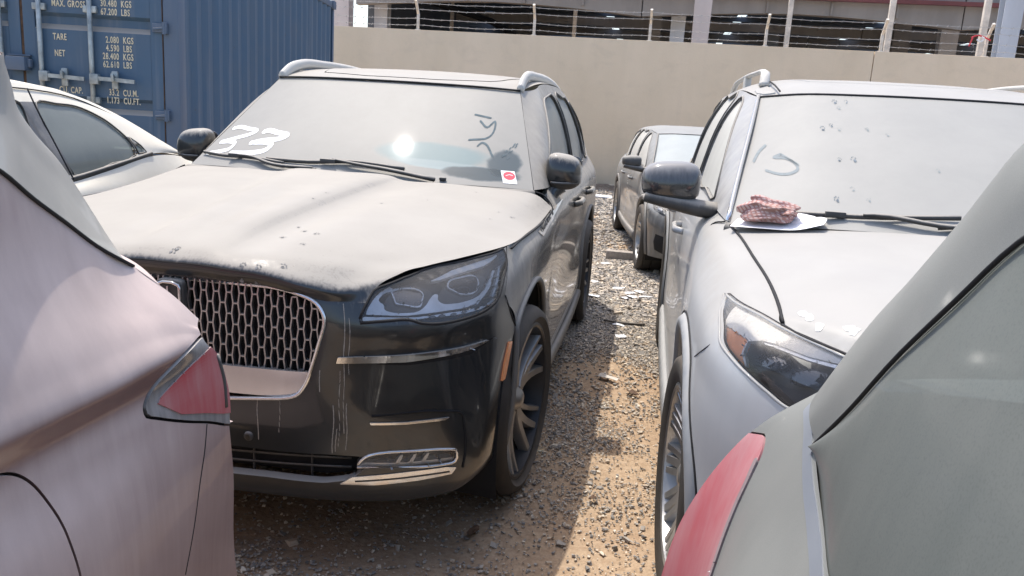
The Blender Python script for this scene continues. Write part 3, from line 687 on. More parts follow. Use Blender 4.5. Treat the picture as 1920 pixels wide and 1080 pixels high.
for d, xs in ((dr, (-1.153, -0.728)), (dl, (-1.487, -1.92))):
    for x in xs:
        put('lock_rod', tube([(x, -0.035, 0.06), (x, -0.035, CH - 0.05)], 0.0205, 12), M['rod'], d)
        for z in (0.28, 0.98 + Z0 + 0.385, 1.72, 2.36): put('rod_bracket', join(box((x, -0.02, z), (0.11, 0.035, 0.055), 0.006)), M['rod'], d, ang=40)
        hx = 1 if x > -1.3 else -1
        hz = 1.155
        put('lock_handle', join(box((x + 0.035 * hx, -0.062, hz), (0.075, 0.05, 0.085), 0.008), tube([(x + 0.05 * hx, -0.072, hz + 0.006), (x + 0.20 * hx, -0.072, hz + 0.002), (x + 0.375 * hx, -0.072, hz - 0.006)], 0.019, 4, 0, flat=(0.6, 1.2)),
            box((x + 0.20 * hx, -0.045, hz + 0.0), (0.055, 0.03, 0.15), 0.012), tube([(x + 0.20 * hx, -0.06, hz + 0.02), (x + 0.20 * hx, -0.10, hz + 0.045), (x + 0.20 * hx, -0.09, hz - 0.01)], 0.012, 6, 3)), M['rod'], d, ang=50)
    hxs = -0.14 if d is dr else -CW + 0.14
    for z in (0.27, 0.885, 1.605, 2.3):
        sx = 1 if d is dr else -1
        put('hinge', join(box((hxs - 0.028 * sx, -0.014, z), (0.09, 0.028, 0.072), 0.006), box((hxs + 0.035 * sx, -0.016, z), (0.04, 0.045, 0.09), 0.006), tube([(hxs - 0.06 * sx, -0.030, z - 0.012), (hxs + 0.03 * sx, -0.034, z + 0.0)], 0.012, 6), tube([(hxs + 0.03 * sx, -0.03, z - 0.05), (hxs + 0.03 * sx, -0.03, z + 0.05)], 0.016, 8)), M['cont_post'], d, ang=40)
put('lock_box', join(box((-1.339, -0.055, 1.245), (0.165, 0.10, 0.115), 0.012), box((-1.245, -0.04, 1.25), (0.03, 0.05, 0.07), 0.01), box((-1.342, -0.02, 1.315), (0.19, 0.03, 0.012))), M['cont_post'], ct, ang=40)
TX = Matrix.Rotation(R(90), 4, 'X')
def stencil(s, x, z, h=0.052, sp=1.14):
    text('lettering', s, h / 0.70, M['stencil'], dr, Matrix.Translation((x, -0.0035, z + Z0)) @ TX, 0.60, 0.001, sp)
for s, x, z in (('MAX. GROSS', -1.058, 2.116), ('30.480  KGS', -0.648, 2.139), ('67.200  LBS', -0.648, 2.071), ('TARE', -1.060, 1.846), ('2.080  KGS', -0.616, 1.846), ('4.590  LBS', -0.616, 1.778), ('NET', -1.054, 1.712), ('28.400  KGS', -0.646, 1.711), ('62.610  LBS', -0.646, 1.644), ('CU. CAP.', -1.03, 1.412), ('33.2  CU.M.', -0.606, 1.413), ('1.173  CU.FT.', -0.630, 1.346)):
    stencil(s, x, z)
for q in ((-0.3, 0.4), (-CW + 0.3, 0.4), (-0.3, CL - 0.4), (-CW + 0.3, CL - 0.4)):
    o = put('concrete_plinth', box((0, 0, 0.19), (0.5, 0.7, 0.39), 0.02), M['wall'], None, ang=40); c_, s_ = math.cos(R(9.5)), math.sin(R(9.5))
    o.location = (-4.02 + q[0] * c_ - q[1] * s_, 6.59 + q[0] * s_ + q[1] * c_, 0); o.rotation_euler = (0, 0, R(9.5))
    tag(o, 'concrete block under the ' + {(-0.3, 0.4): 'near right', (-CW + 0.3, 0.4): 'near left', (-0.3, CL - 0.4): 'far right', (-CW + 0.3, CL - 0.4): 'far left'}[q] + ' corner of the blue container', 'concrete block', 'blocks under the container')
# ---------------------------------------------------------------- car builder
def lerp(a, b, t): return a + (b - a) * t
def tens(*rows): return [[tuple(p) for p in r] for r in rows]
def grid_between(bot, top, n, bulge=0.0, curve=None):
    """rows from one edge curve up to another"""
    B, T = np.array(bot, float), np.array(top, float); rows = []
    for i in range(n):
        t = i / (n - 1); q = B * (1 - t) + T * t
        if bulge:
            k = 1 - (np.arange(len(q)) / (len(q) - 1))**2; q = q + k[:, None] * np.array((0, -bulge * 0.55, bulge * 0.83)) * 4 * t * (1 - t)
        if curve: q = q + np.array(curve) * 4 * t * (1 - t)
        rows.append(q)
    return rows
def both(f):
    """run a builder for the two sides of a car"""
    for s in (1, -1): f(s)
def sidep(S, s): return S if s > 0 else S.mirrored()

def wiper(parent, pts_arm, pts_blade, k=1.0):
    w = put('wiper', tube(pts_arm, [0.011 * k, 0.010 * k, 0.008 * k, 0.006 * k][:len(pts_arm)], 6, 4, flat=(1.2, 0.8)), M['trim'], parent)
    put('wiper_blade', tube(pts_blade, 0.0062 * k, 6, 4, flat=(0.8, 1.3)), M['trim'], w)
    c = (np.array(pts_blade[1]) + np.array(pts_blade[2])) / 2; put('wiper_clip', box(c + np.array((0, -0.006, 0.004)), (0.065 * k, 0.022, 0.020), 0.005), M['trim'], w, ang=40)
def inner_block(parent, W, L_, zt, cabin, kz=1.0):
    put('underbody', box((0, L_ / 2 + 0.05, 0.36), (2 * W - 0.62, L_ - 0.75, 0.26), 0.05), M['black'], parent, ang=40)
    x, y0, y1, z0 = cabin
    put('cabin_floor', box((0, (y0 + y1) / 2, z0 - 0.06), (2 * x, y1 - y0, 0.12), 0.02), M['interior'], parent, ang=40)
    for sx in (-0.38, 0.38):
        yy = y0 + 1.25
        seat = put('seat', join(xf(superblob((0, 0, 0), (0.25, 0.12, 0.36 * kz), 3.5), ('X', R(-16)), (sx, yy + 0.18, z0 + 0.30 * kz)), superblob((sx, yy - 0.12, z0 + 0.06), (0.25, 0.27, 0.10), 3.5)), M['interior'], parent)
        put('headrest', superblob((sx, yy + 0.28, z0 + 0.70 * kz - (1 - kz) * .35), (0.13, 0.055, 0.10 * kz), 3), M['interior'], seat)
    put('rear_seat', xf(superblob((0, 0, 0), (0.62, 0.12, 0.36 * kz), 4), ('X', R(-16)), (0, y0 + 2.15, z0 + 0.28 * kz)), M['interior'], parent)
    put('dashboard', superblob((0, y0 + 0.22, z0 + 0.12), (x - 0.04, 0.30, 0.14), 4), M['dash'], parent)
    put('steering_wheel', xf(tube([(0.18 * math.cos(a), 0, 0.18 * math.sin(a)) for a in np.linspace(0, 2 * math.pi, 25)[:-1]], 0.016, 8, closed=True), ('X', R(-25)), (0.38, y0 + 0.62, z0 + 0.20)), M['trim'], parent)
def gap_tube(parent, name, pts, r=0.0035, mat='trim_gap', smooth=4):
    put(name, tube(pts, r, 5, smooth), M[mat], parent)
def on_surf(S, proj, pts2, off=0.0):
    """3D points on S that project to the given 2D points"""
    P = proj(S.V); N = S.normals(); out = []; T = P[S.F]; lo, hi = T.min(1), T.max(1)
    for q in np.asarray(pts2, float):
        c = np.where(((lo <= q + 1e-9) & (hi >= q - 1e-9)).all(1))[0]; hit = None
        for f in c:
            a, b, d = T[f]; den = (b[1] - d[1]) * (a[0] - d[0]) + (d[0] - b[0]) * (a[1] - d[1])
            if abs(den) < 1e-14: continue
            u = ((b[1] - d[1]) * (q[0] - d[0]) + (d[0] - b[0]) * (q[1] - d[1])) / den; v = ((d[1] - a[1]) * (q[0] - d[0]) + (a[0] - d[0]) * (q[1] - d[1])) / den
            if u >= -1e-6 and v >= -1e-6 and u + v <= 1 + 1e-6: hit = (S.F[f], np.array((u, v, 1 - u - v))); break
        if hit is None:
            k = np.argsort(((P - q)**2).sum(1))[:3]; w = 1 / (((P[k] - q)**2).sum(1) + 1e-7); hit = (k, w / w.sum())
        k, w = hit; out.append((S.V[k] * w[:, None]).sum(0) + (N[k] * w[:, None]).sum(0) * off)
    return np.array(out)

# ================================================================ black SUV
SP_NAV = ((-0.02, -0.20, 0.050, 0.030), (0.02, 0.20, 0.050, 0.030), (.30, .46, .030, .020))
def black_suv():
    t = thing('suv', 'black dusty SUV with a honeycomb grille and 33 daubed in white on its windscreen', 'car', (-1.364, 2.108, 0))
    P = M['nav_paint']
    hood = tens(
        [(0, .064, .952), (.12, .064, .951), (.27, .072, .945), (.42, .094, .915), (.50, .120, .902), (.575, .150, .902)],
        [(0, .052, .985), (.12, .052, .984), (.27, .060, .975), (.42, .086, .948), (.51, .125, .932), (.588, .190, .942)],
        [(0, .085, 1.020), (.12, .085, 1.019), (.28, .102, 1.009), (.43, .150, .988), (.53, .200, .970), (.635, .262, .975)],
        [(0, .20, 1.052), (.13, .20, 1.049), (.30, .215, 1.034), (.46, .27, 1.014), (.58, .32, 1.000), (.70, .345, .993)],
        [(0, .38, 1.080), (.13, .38, 1.076), (.32, .39, 1.058), (.52, .42, 1.036), (.67, .44, 1.020), (.782, .45, 1.008)],
        [(0, .62, 1.107), (.15, .62, 1.102), (.36, .625, 1.084), (.58, .64, 1.063), (.74, .645, 1.047), (.896, .648, 1.028)],
        [(0, .95, 1.137), (.18, .95, 1.132), (.40, .95, 1.114), (.63, .95, 1.095), (.79, .95, 1.074), (.926, .95, 1.036)],
        [(0, 1.22, 1.160), (.21, 1.22, 1.155), (.44, 1.22, 1.139), (.68, 1.225, 1.121), (.83, 1.23, 1.096), (.939, 1.24, 1.046)],
        [(0, 1.40, 1.173), (.24, 1.405, 1.168), (.47, 1.42, 1.156), (.72, 1.48, 1.143), (.865, 1.54, 1.126), (.946, 1.545, 1.074)])
    hood = [[(p[0], p[1], p[2] + .004 * k) for p in r[:2]] + [(r[1][0] + .030, r[1][1], r[1][2] - .011 * k - .002)] + r[2:] for r, k in zip(hood, (0, 0, .1, .5, 1, 1, 1, .9, .5))]
    H = sheet(hood, 7, 8, True, (0, 0, 1)); H.cut = []
    hb = put('hood', H, P, t)
    he = [r[-1] for r in hood]
    # windscreen
    wbot = [(0, 1.43, 1.150), (.35, 1.45, 1.150), (.65, 1.52, 1.147), (.848, 1.60, 1.138)]
    wtop = [(0, 2.12, 1.596), (.26, 2.128, 1.595), (.48, 2.15, 1.592), (.662, 2.19, 1.587)]
    W = sheet(grid_between(wbot, wtop, 5, 0.016), 9, 9, True, (0, -1, 1))
    glass = put('windscreen', W, dusty_glass('windscreen_dust', amt=0.955, wipes=(
        (.36, 1.266, .27, .055, R(-2), 0.86, 0.25, (.20, .265, .265)), (.44, 1.222, .26, .020, R(-4), 0.98, 0.35, (.27, .33, .33)), (.60, 1.196, .19, .030, R(-3), 0.30, 0.5, (.13, .16, .175)), (.690, 1.245, .080, .062, R(-15), 0.36, 0.6, (.13, .16, .175)), (.36, 1.196, .25, .016, R(-2), 0.85, 0.6)), dust=(0.285, 0.275, 0.25), tint=(0.07, 0.10, 0.11)), t)
    # roof
    rows = [(2.12, 2.19, 1.598, 1.589, .664), (2.30, 2.32, 1.633, 1.618, .690), (2.55, 2.55, 1.668, 1.644, .706), (2.95, 2.95, 1.698, 1.660, .716), (3.5, 3.5, 1.698, 1.652, .716), (4.05, 4.05, 1.66, 1.610, .704), (4.50, 4.45, 1.585, 1.535, .682)]
    roof = [[(0, a, zc), (xe * .4, lerp(a, b, .1), lerp(zc, ze, .10)), (xe * .72, lerp(a, b, .5), lerp(zc, ze, .34)), (xe * .92, lerp(a, b, .85), lerp(zc, ze, .74)), (xe, b, ze)] for a, b, zc, ze, xe in rows]
    RF = sheet(roof, 8, 7, True, (0, 0, 1))
    sun_poly = smooth2([(-.47, 2.34), (.47, 2.34), (.52, 2.42), (.52, 3.55), (.45, 3.62), (-.45, 3.62), (-.52, 3.55), (-.52, 2.42)], True, 3)
    f = sd_poly(XY(RF.V), sun_poly); a, b = RF.split(f, 0.004)
    put('roof', b.rim(0.012), P, t); put('sunroof', a.offset(0.002).rim(0.014), P, t); put('sunroof_well', RF.clip(np.abs(f), 0.03).offset(-0.012), M['black'], t)
    gap_tube(t, 'windscreen_seal', [(-.664, 2.185, 1.592)] + [(x, y - 0.004, z + 0.004) for x, y, z in [(-.48, 2.15, 1.594), (-.26, 2.128, 1.597), (0, 2.12, 1.598), (.26, 2.128, 1.597), (.48, 2.15, 1.594)]] + [(.664, 2.185, 1.592)], 0.0055)
    # greenhouse sides
    up = tens(
        [(.850, 1.602, 1.139), (.888, 1.70, 1.142), (.896, 2.2, 1.147), (.90, 2.95, 1.157), (.895, 3.7, 1.176), (.872, 4.2, 1.20), (.80, 4.60, 1.21)],
        [(.781, 1.817, 1.305), (.838, 1.92, 1.308), (.852, 2.32, 1.318), (.862, 2.98, 1.326), (.857, 3.7, 1.336), (.832, 4.2, 1.342), (.77, 4.56, 1.32)],
        [(.716, 2.023, 1.460), (.770, 2.12, 1.467), (.795, 2.42, 1.478), (.808, 3.0, 1.490), (.800, 3.7, 1.486), (.778, 4.2, 1.468), (.73, 4.50, 1.43)],
        [(.664, 2.192, 1.589), (.696, 2.33, 1.600), (.712, 2.56, 1.638), (.719, 3.02, 1.654), (.718, 3.6, 1.644), (.705, 4.1, 1.600), (.683, 4.45, 1.535)])
    U = sheet(up, 9, 9, False, (1, 0, 0))
    win1 = smooth2([(1.80, 1.166), (2.25, 1.165), (2.86, 1.176), (2.87, 1.30), (2.86, 1.45), (2.82, 1.578), (2.60, 1.578), (2.42, 1.548), (2.24, 1.452), (2.00, 1.30)], True, 3)
    win2 = smooth2([(2.96, 1.178), (3.35, 1.190), (3.72, 1.204), (3.72, 1.34), (3.66, 1.48), (3.60, 1.572), (3.30, 1.590), (2.95, 1.588), (2.94, 1.45), (2.95, 1.30)], True, 3)
    win3 = smooth2([(3.80, 1.212), (4.22, 1.232), (4.30, 1.29), (4.12, 1.43), (3.94, 1.535), (3.70, 1.562), (3.74, 1.48), (3.79, 1.34)], True, 3)
    wins = [np.array(w_) for w_ in (win1, win2, win3)]
    F3 = np.min([sd_poly(YZ(U.V), w_) for w_ in wins], axis=0)
    frame = U.clip(-F3, 0.0)
    sg = dusty_glass('side_glass_dust', amt=0.70, dust=(0.37, 0.37, 0.335), tint=(0.05, 0.06, 0.06), vgrad=(1.15, 1.35, -0.20))
    def sides(s):
        put('pillar_frame', sidep(frame, s).rim(0.014), M['nav_side'], t)
        for i, w_ in enumerate(wins):
            put('side_window', sidep(U.clip(sd_poly(YZ(U.V), w_), -0.004).offset(-0.010), s), sg, t)
            e = on_surf(U, YZ, np.concatenate([w_, w_[:1]]), 0.002); e[:, 0] *= s
            put('window_trim', tube(e, 0.0065, 5, closed=False), M['trim'], t)
        # roof rail with its front foot
        rl = np.array([(.660, 2.205, 1.592), (.656, 2.30, 1.640), (.652, 2.45, 1.674), (.655, 2.75, 1.688), (.658, 3.3, 1.688), (.655, 3.8, 1.662), (.650, 4.15, 1.622), (.648, 4.33, 1.57)]); rl[:, 0] *= s
        put('roof_rail', tube(rl, [.016, .016, .015, .014, .014, .014, .014, .013], 8, 5, flat=(1.25, 2.0)), M['satin'], t)
    both(sides)
    # lower body side and tail
    cols = [
        [(.900, .650, 1.026), (.922, .565, .950), (.930, .500, .886), (.955, .610, .765), (.955, .62, .45), (.93, .62, .25)],
        [(.915, .80, 1.031), (.948, .79, .975), (.962, .78, .895), (.968, .79, .70), (.965, .80, .45), (.945, .80, .25)],
        [(.928, .96, 1.035), (.957, .96, .985), (.968, .96, .90), (.972, .96, .70), (.967, .96, .45), (.95, .96, .25)],
        [(.940, 1.24, 1.045), (.963, 1.24, .992), (.968, 1.24, .90), (.968, 1.24, .68), (.965, 1.24, .45), (.95, 1.24, .24)],
        [(.946, 1.50, 1.066), (.964, 1.50, 1.005), (.965, 1.50, .90), (.958, 1.50, .66), (.960, 1.50, .45), (.95, 1.50, .24)],
        [(.908, 1.63, 1.120), (.957, 1.66, 1.040), (.962, 1.66, .90), (.951, 1.66, .66), (.958, 1.66, .45), (.95, 1.66, .24)],
        [(.891, 1.85, 1.141), (.951, 1.85, 1.060), (.960, 1.85, .905), (.947, 1.85, .66), (.957, 1.85, .45), (.95, 1.85, .24)],
        [(.897, 2.3, 1.146), (.953, 2.3, 1.066), (.958, 2.3, .91), (.945, 2.3, .66), (.957, 2.3, .45), (.95, 2.3, .24)],
        [(.901, 2.95, 1.156), (.956, 2.95, 1.072), (.958, 2.95, .92), (.945, 2.95, .66), (.957, 2.95, .45), (.95, 2.95, .24)],
        [(.896, 3.6, 1.172), (.958, 3.6, 1.078), (.964, 3.6, .93), (.957, 3.6, .68), (.962, 3.6, .45), (.95, 3.6, .25)],
        [(.876, 4.1, 1.194), (.950, 4.1, 1.085), (.962, 4.1, .94), (.962, 4.1, .70), (.960, 4.1, .46), (.94, 4.1, .27)],
        [(.815, 4.55, 1.208), (.895, 4.5, 1.09), (.925, 4.5, .95), (.935, 4.5, .70), (.93, 4.5, .47), (.91, 4.5, .30)],
        [(.62, 4.74, 1.205), (.72, 4.74, 1.09), (.76, 4.75, .95), (.80, 4.78, .70), (.80, 4.78, .48), (.78, 4.74, .33)],
        [(.3, 4.79, 1.20), (.36, 4.80, 1.09), (.38, 4.80, .95), (.40, 4.83, .70), (.40, 4.83, .48), (.40, 4.80, .35)],
        [(0, 4.80, 1.20), (0, 4.81, 1.09), (0, 4.81, .95), (0, 4.84, .70), (0, 4.84, .48), (0, 4.81, .35)]]
    D = sheet(np.array(cols).transpose(1, 0, 2), 10, 8, False); D.orient((0.6, 0.4, 0))
    yz = YZ(D.V); ar = lambda q, c, r: np.hypot(q[:, 0] - c[0], (q[:, 1] - c[1])) - r
    A1, A2 = ((.91, .385), .475), ((3.80, .385), .470)
    Bd = D.clip(-ar(yz, *A1), 0).copy(); Bd = Bd.clip(-ar(YZ(Bd.V), *A2), 0)
    lines = {'front_door': [(1.66, 1.16), (1.62, 1.02), (1.60, .60), (1.66, .37), (2.96, .37), (2.93, .60), (2.93, 1.0), (2.93, 1.18)],
             'rear_door': [(2.93, 1.18), (2.93, .60), (2.96, .37), (3.40, .37), (3.44, .62), (3.62, .88), (3.76, 1.0), (3.77, 1.20)]}
    parts = {}
    rest = Bd
    for nm, pl in lines.items():
        f = sd_poly(YZ(rest.V), pl); f = np.where(rest.V[:, 0] > 0.8, f, 1.0)
        a, rest = rest.split(f, 0.0028); parts[nm] = a
    rest_s = rest
    # sill and arch cladding: body colour lips
    def lower(s):
        put('body_side', sidep(rest_s, s).rim(0.020), M['nav_side'], t)
        for nm, q in parts.items():
            d = put(nm, sidep(q, s).rim(0.012), M['nav_side'], t)
            hy = 2.50 if nm == 'front_door' else 3.30
            hp = np.array([(.962, hy - .02, .995), (.988, hy + .01, 1.000), (.994, hy + .10, 1.002), (.990, hy + .19, 1.004), (.962, hy + .22, 1.003)]); hp[:, 0] *= s
            put('handle', tube(hp, [.014, .016, .016, .016, .014], 8, 4, flat=(0.8, 1.2)), M['nav_paint'], d)
        for c, r in (A1, A2):
            th = np.linspace(R(-28), R(208), 40); p2 = np.stack([c[0] + r * np.cos(th), c[1] + r * np.sin(th)], 1); p2 = p2[(p2[:, 1] > .26)]
            e = on_surf(D, YZ, p2, 0.001); e[:, 0] *= s
            put('arch_lip', tube(e, 0.012, 6, flat=(1.0, 1.0)), M['clad'], t)
            ln = lathe([(r + .01, 0), (r - .005, .1), (r - .02, .32), (.1, .34)], 40); ln.V[:, 0] = .945 - ln.V[:, 0]; ln.V += np.array((0, c[0], c[1])); ln = ln.clip(.16 - ln.V[:, 2]); ln.V[:, 0] *= s
            put('wheel_liner', ln, M['black'], t)
        sp = np.array([(.955, 1.42, .30), (.962, 2.2, .285), (.962, 2.9, .285), (.957, 3.36, .30)]); sp[:, 0] *= s
        put('sill_trim', tube(sp, 0.032, 8, 4, flat=(.55, 1.2)), M['clad'], t)
        wheel(t, (.855 * s, .93, .378), s, 'nav', .378, .303, .245, 5, SP_NAV, M['rim_dark'], M['rim_grey'], 0.35, R(-6))
        wheel(t, (.855 * s, 3.80, .378), s, 'nav', .378, .303, .245, 5, SP_NAV, M['rim_dark'], M['rim_grey'], 0.9)
        # fender badge
        bp_ = [(1.10, 1.020), (1.16, .996), (1.62, 1.045), (1.98, 1.075), (1.60, 1.066)]
        bq = region(D, YZ, bp_, 0.004, 2, 1, rim=0.006); bg = put('fender_badge', sidep(bq, s), M['chrome'], t)
        p0, p1 = on_surf(D, YZ, [(1.17, 1.012), (1.60, 1.054)], 0.007); ex = (p1 - p0) / np.linalg.norm(p1 - p0)
        ez = np.array((-.28, 0, .96)); ez -= ex * (ez @ ex); ez /= np.linalg.norm(ez); 
        if s > 0:
            mt = Matrix(((ex[0], ez[0], 0, p0[0]), (ex[1], ez[1], 0, p0[1]), (ex[2], ez[2], 0, p0[2]), (0, 0, 0, 1))); nn = np.cross(ex, ez); mt[0][2], mt[1][2], mt[2][2] = nn
        else:
            ex2 = -ex * np.array((-1, 1, 1)); ez2 = ez * np.array((-1, 1, 1)); nn = np.cross(ex2, ez2); pp = p1 * np.array((-1, 1, 1)); mt = Matrix(((ex2[0], ez2[0], nn[0], pp[0]), (ex2[1], ez2[1], nn[1], pp[1]), (ex2[2], ez2[2], nn[2], pp[2]), (0, 0, 0, 1)))
        text('lettering', 'NAUTILUS', 0.036, M['trim'], bg, mt, 1.75, 0.001, 1.25)
        # mirror
        def sh_(v):
            v = v.copy(); k = v[:, 0]; v[:, 2] *= 1 - 0.22 * (k + 1) / 2; v[:, 0] += -0.10 * v[:, 2]; v[:, 1] *= 1 - 0.15 * np.abs(v[:, 2]); return v
        mc = superblob((.958, 1.84, 1.215), (.086, .085, .098), 3.0, shape=sh_)
        mcap = mc.clip(1.168 - mc.V[:, 2]); mlow = mc.clip(mc.V[:, 2] - 1.166)
        mp = put('mirror', sidep(mcap, s), P, t); put('mirror_base', sidep(mlow.offset(-.003), s), M['trim'], mp)
        stalk = tube([(.885, 1.80, 1.075), (.905, 1.82, 1.11), (.94, 1.84, 1.15)], [.045, .040, .045], 10, 4, flat=(1.0, .9)); put('mirror_stalk', sidep(stalk, s), P, mp)
        put('mirror_glass', sidep(xf(superblob((0, 0, 0), (.078, .004, .066), 4), None, (.958, 1.925, 1.225)), s), M['lampglass'], mp)
        put('mirror_indicator', sidep(tube([(.905, 1.760, 1.166), (.965, 1.755, 1.166), (1.03, 1.790, 1.168)], .006, 6, 3), s), M['trim'], mp)
    both(lower)
    # tail glass
    rg = grid_between([(0, 4.80, 1.205), (.3, 4.79, 1.205), (.62, 4.74, 1.208), (.80, 4.60, 1.212)], [(0, 4.52, 1.58), (.27, 4.515, 1.573), (.55, 4.49, 1.555), (.683, 4.45, 1.535)], 4, 0)
    put('rear_window', sheet(rg, 5, 5, True, (0, 1, 0)), sg, t)
    # front fascia
    fas = tens(
        [(0, .080, .955), (.25, .085, .950), (.46, .115, .925), (.58, .185, .940), (.70, .350, .985), (.79, .465, .999), (.86, .565, 1.012), (.898, .648, 1.024)],
        [(0, .072, .90), (.25, .077, .90), (.46, .102, .895), (.585, .155, .895), (.72, .25, .915), (.83, .36, .925), (.895, .46, .935), (.922, .565, .948)],
        [(0, .066, .845), (.25, .071, .845), (.46, .093, .845), (.58, .130, .845), (.73, .195, .850), (.845, .290, .856), (.905, .390, .868), (.930, .500, .886)],
        [(0, .055, .745), (.25, .060, .745), (.45, .085, .745), (.58, .125, .745), (.73, .195, .745), (.85, .300, .748), (.918, .420, .752), (.955, .600, .760)],
        [(0, .050, .65), (.25, .053, .65), (.42, .070, .65), (.57, .115, .65), (.73, .190, .65), (.85, .285, .65), (.915, .385, .65), (.957, .600, .655)],
        [(0, .045, .53), (.25, .048, .53), (.43, .070, .53), (.58, .110, .53), (.73, .185, .53), (.85, .270, .53), (.912, .345, .53), (.955, .520, .53)],
        [(0, .050, .43), (.25, .055, .43), (.44, .075, .43), (.58, .120, .43), (.73, .190, .43), (.85, .265, .43), (.910, .330, .43), (.950, .480, .43)],
        [(0, .055, .34), (.25, .060, .34), (.45, .080, .34), (.58, .120, .34), (.73, .195, .34), (.85, .275, .335), (.905, .340, .34), (.938, .460, .345)],
        [(0, .085, .275), (.25, .090, .275), (.45, .110, .272), (.58, .145, .268), (.73, .215, .266), (.84, .290, .275), (.885, .345, .295), (.915, .455, .31)],
        [(0, .16, .245), (.25, .165, .245), (.45, .185, .243), (.58, .215, .242), (.72, .270, .243), (.81, .330, .25), (.85, .370, .27), (.88, .455, .29)])
    Fa = sheet(fas, 8, 8, True, (0, -1, 0))
    PL = lambda pts: [tz(p) for p in pts]
    head = smooth2(PL([(.560, .130, .846), (.580, .165, .920), (.606, .215, .966), (.66, .285, .984), (.73, .370, .996), (.80, .455, 1.006), (.862, .54, 1.016), (.896, .625, 1.022), (.917, .600, .985), (.925, .52, .936), (.918, .45, .892), (.89, .37, .864), (.848, .285, .850), (.785, .215, .842), (.735, .195, .845), (.70, .175, .856), (.63, .148, .852)]), True, 4)
    gr_ = [(.30, .07, .938), (.39, .08, .922), (.440, .092, .899), (.463, .092, .865), (.466, .09, .84), (.457, .08, .79), (.437, .07, .709), (.420, .062, .655), (.395, .058, .622), (.34, .055, .608)]
    gp = PL(gr_); gp = gp + [(-a, b) for a, b in gp[::-1]]
    grille = smooth2(gp, True, 4)
    lowin = smooth2(PL([(.0, .05, .440), (.30, .06, .438), (.56, .115, .428), (.60, .13, .418), (.575, .12, .375), (.535, .11, .350), (.30, .065, .347)]) + [(-a, b) for a, b in PL([(.30, .065, .347), (.535, .11, .350), (.575, .12, .375), (.60, .13, .418), (.56, .115, .428), (.30, .06, .438)])], True, 3)
    lamp = smooth2(PL([(.556, .13, .392), (.585, .13, .424), (.625, .14, .435), (.72, .19, .436), (.81, .25, .432), (.830, .27, .424), (.828, .27, .386), (.80, .245, .380), (.70, .18, .382)]), True, 3)
    neg = lambda q: np.stack([-q[:, 0], q[:, 1]], 1)
    G = TZ(Fa.V)
    fh = np.minimum(sd_poly(G, head), sd_poly(G, neg(head))); fg = sd_poly(G, grille); fl = sd_poly(G, lowin); fa_ = np.minimum(sd_poly(G, lamp), sd_poly(G, neg(lamp)))
    farch = -(np.hypot(Fa.V[:, 1] - A1[0][0], Fa.V[:, 2] - A1[0][1]) - A1[1]); farch = np.where(np.abs(Fa.V[:, 0]) > .6, farch, -1)
    body = Fa.clip(np.maximum.reduce([-fh, -fg, -fl, -fa_, farch]), 0.0)
    put('front_bumper', body.rim(0.03), P, t)
    # cavities behind the openings
    put('grille_cavity', Fa.clip(fg, 0.01).offset(-0.055), M['black'], t); put('intake_cavity', Fa.clip(fl, 0.01).offset(-0.06), M['black'], t)
    # honeycomb grille
    GB = []; a_, b_ = .0390, .0322; hw = .0075
    def fp(x, z): return (x, z)
    zt = .945; segs = []
    for r in range(-1, 9):
        z = zt - r * b_; sh = (r % 2) * a_ / 2
        for i in range(-13, 14):
            x = i * a_ + sh; segs.append(((x - hw, z), (x + hw, z)))
            segs.append(((x - hw, z), (x - a_ / 2 + hw, z - b_))); segs.append(((x + hw, z), (x + a_ / 2 - hw, z - b_)))
    yof = lambda x: .050 + .20 * x * x + 0.02 * abs(x)**3
    gpoly = np.array([(p[0], p[2]) for p in gr_] + [(-p[0], p[2]) for p in gr_[::-1]]); gpoly = smooth2(gpoly, True, 4)
    for (p, q) in segs:
        d = sd_poly(np.array([p, q, ((p[0] + q[0]) / 2, (p[1] + q[1]) / 2)]), gpoly)
        if d[2] > -0.002 or min(p[1], q[1]) < .686: continue
        GB.append(tube([(p[0], yof(p[0]) + .022, p[1]), (q[0], yof(q[0]) + .022, q[1])], .0034, 4, flat=(.9, 3.0), up=(0, 1, 0.0001)))
    put('grille_mesh', join(*GB), M['grillmetal'], t, False)
    e3 = on_surf(Fa, TZ, np.concatenate([grille, grille[:1]]), 0.004)
    put('grille_surround', tube(e3[:-1], .0062, 8, closed=True), M['chrome'], t)
    plate = PL([(.436, .07, .692), (.420, .062, .655), (.395, .058, .622), (.34, .055, .611), (0, .05, .607)]); plate = plate + [(-a, b) for a, b in plate[::-1]]
    put('grille_plate', region(Fa, TZ, plate, -0.004, 1, rim=0.02), M['chrome'], t)
    em = put('emblem', xf(superblob((0, 0, 0), (.046, .018, .070), 5), None, (0.0, .058, .872)), M['trim'], t)
    put('emblem_frame', tube([(x, .038, z) for x, z in smooth2([(-.034, .818), (.034, .818), (.037, .85), (.037, .90), (.034, .926), (-.034, .926), (-.037, .90), (-.037, .85)], True, 3)], .0055, 6, closed=True), M['chrome'], em)
    put('emblem_star', join(box((0, .038, .872), (.006, .008, .100)), box((0, .038, .872), (.062, .008, .006)), tube([(0, .036, .905), (.017, .036, .872), (0, .036, .839), (-.017, .036, .872)], .003, 4, closed=True)), M['chrome'], em, False)
    put('parking_sensor', xf(lathe([(0.0, .004), (.011, .004), (.014, 0), (.016, -.004)], 20), ('Z', R(-90)), (.245, .047, .478)), M['trim'], t)
    # lower intake bars, splitter, bright strips
    for z in (.378, .408):
        put('intake_bar', tube([(x, .052 + .20 * x * x + .03, z) for x in np.linspace(-.54, .54, 13)], .004, 4), M['trim'], t)
    for x in (-.42, -.18, .04, .24, .42): put('intake_bar', box((x, .055 + .2 * x * x + .03, .392), (.004, .01, .10)), M['trim'], t, False)
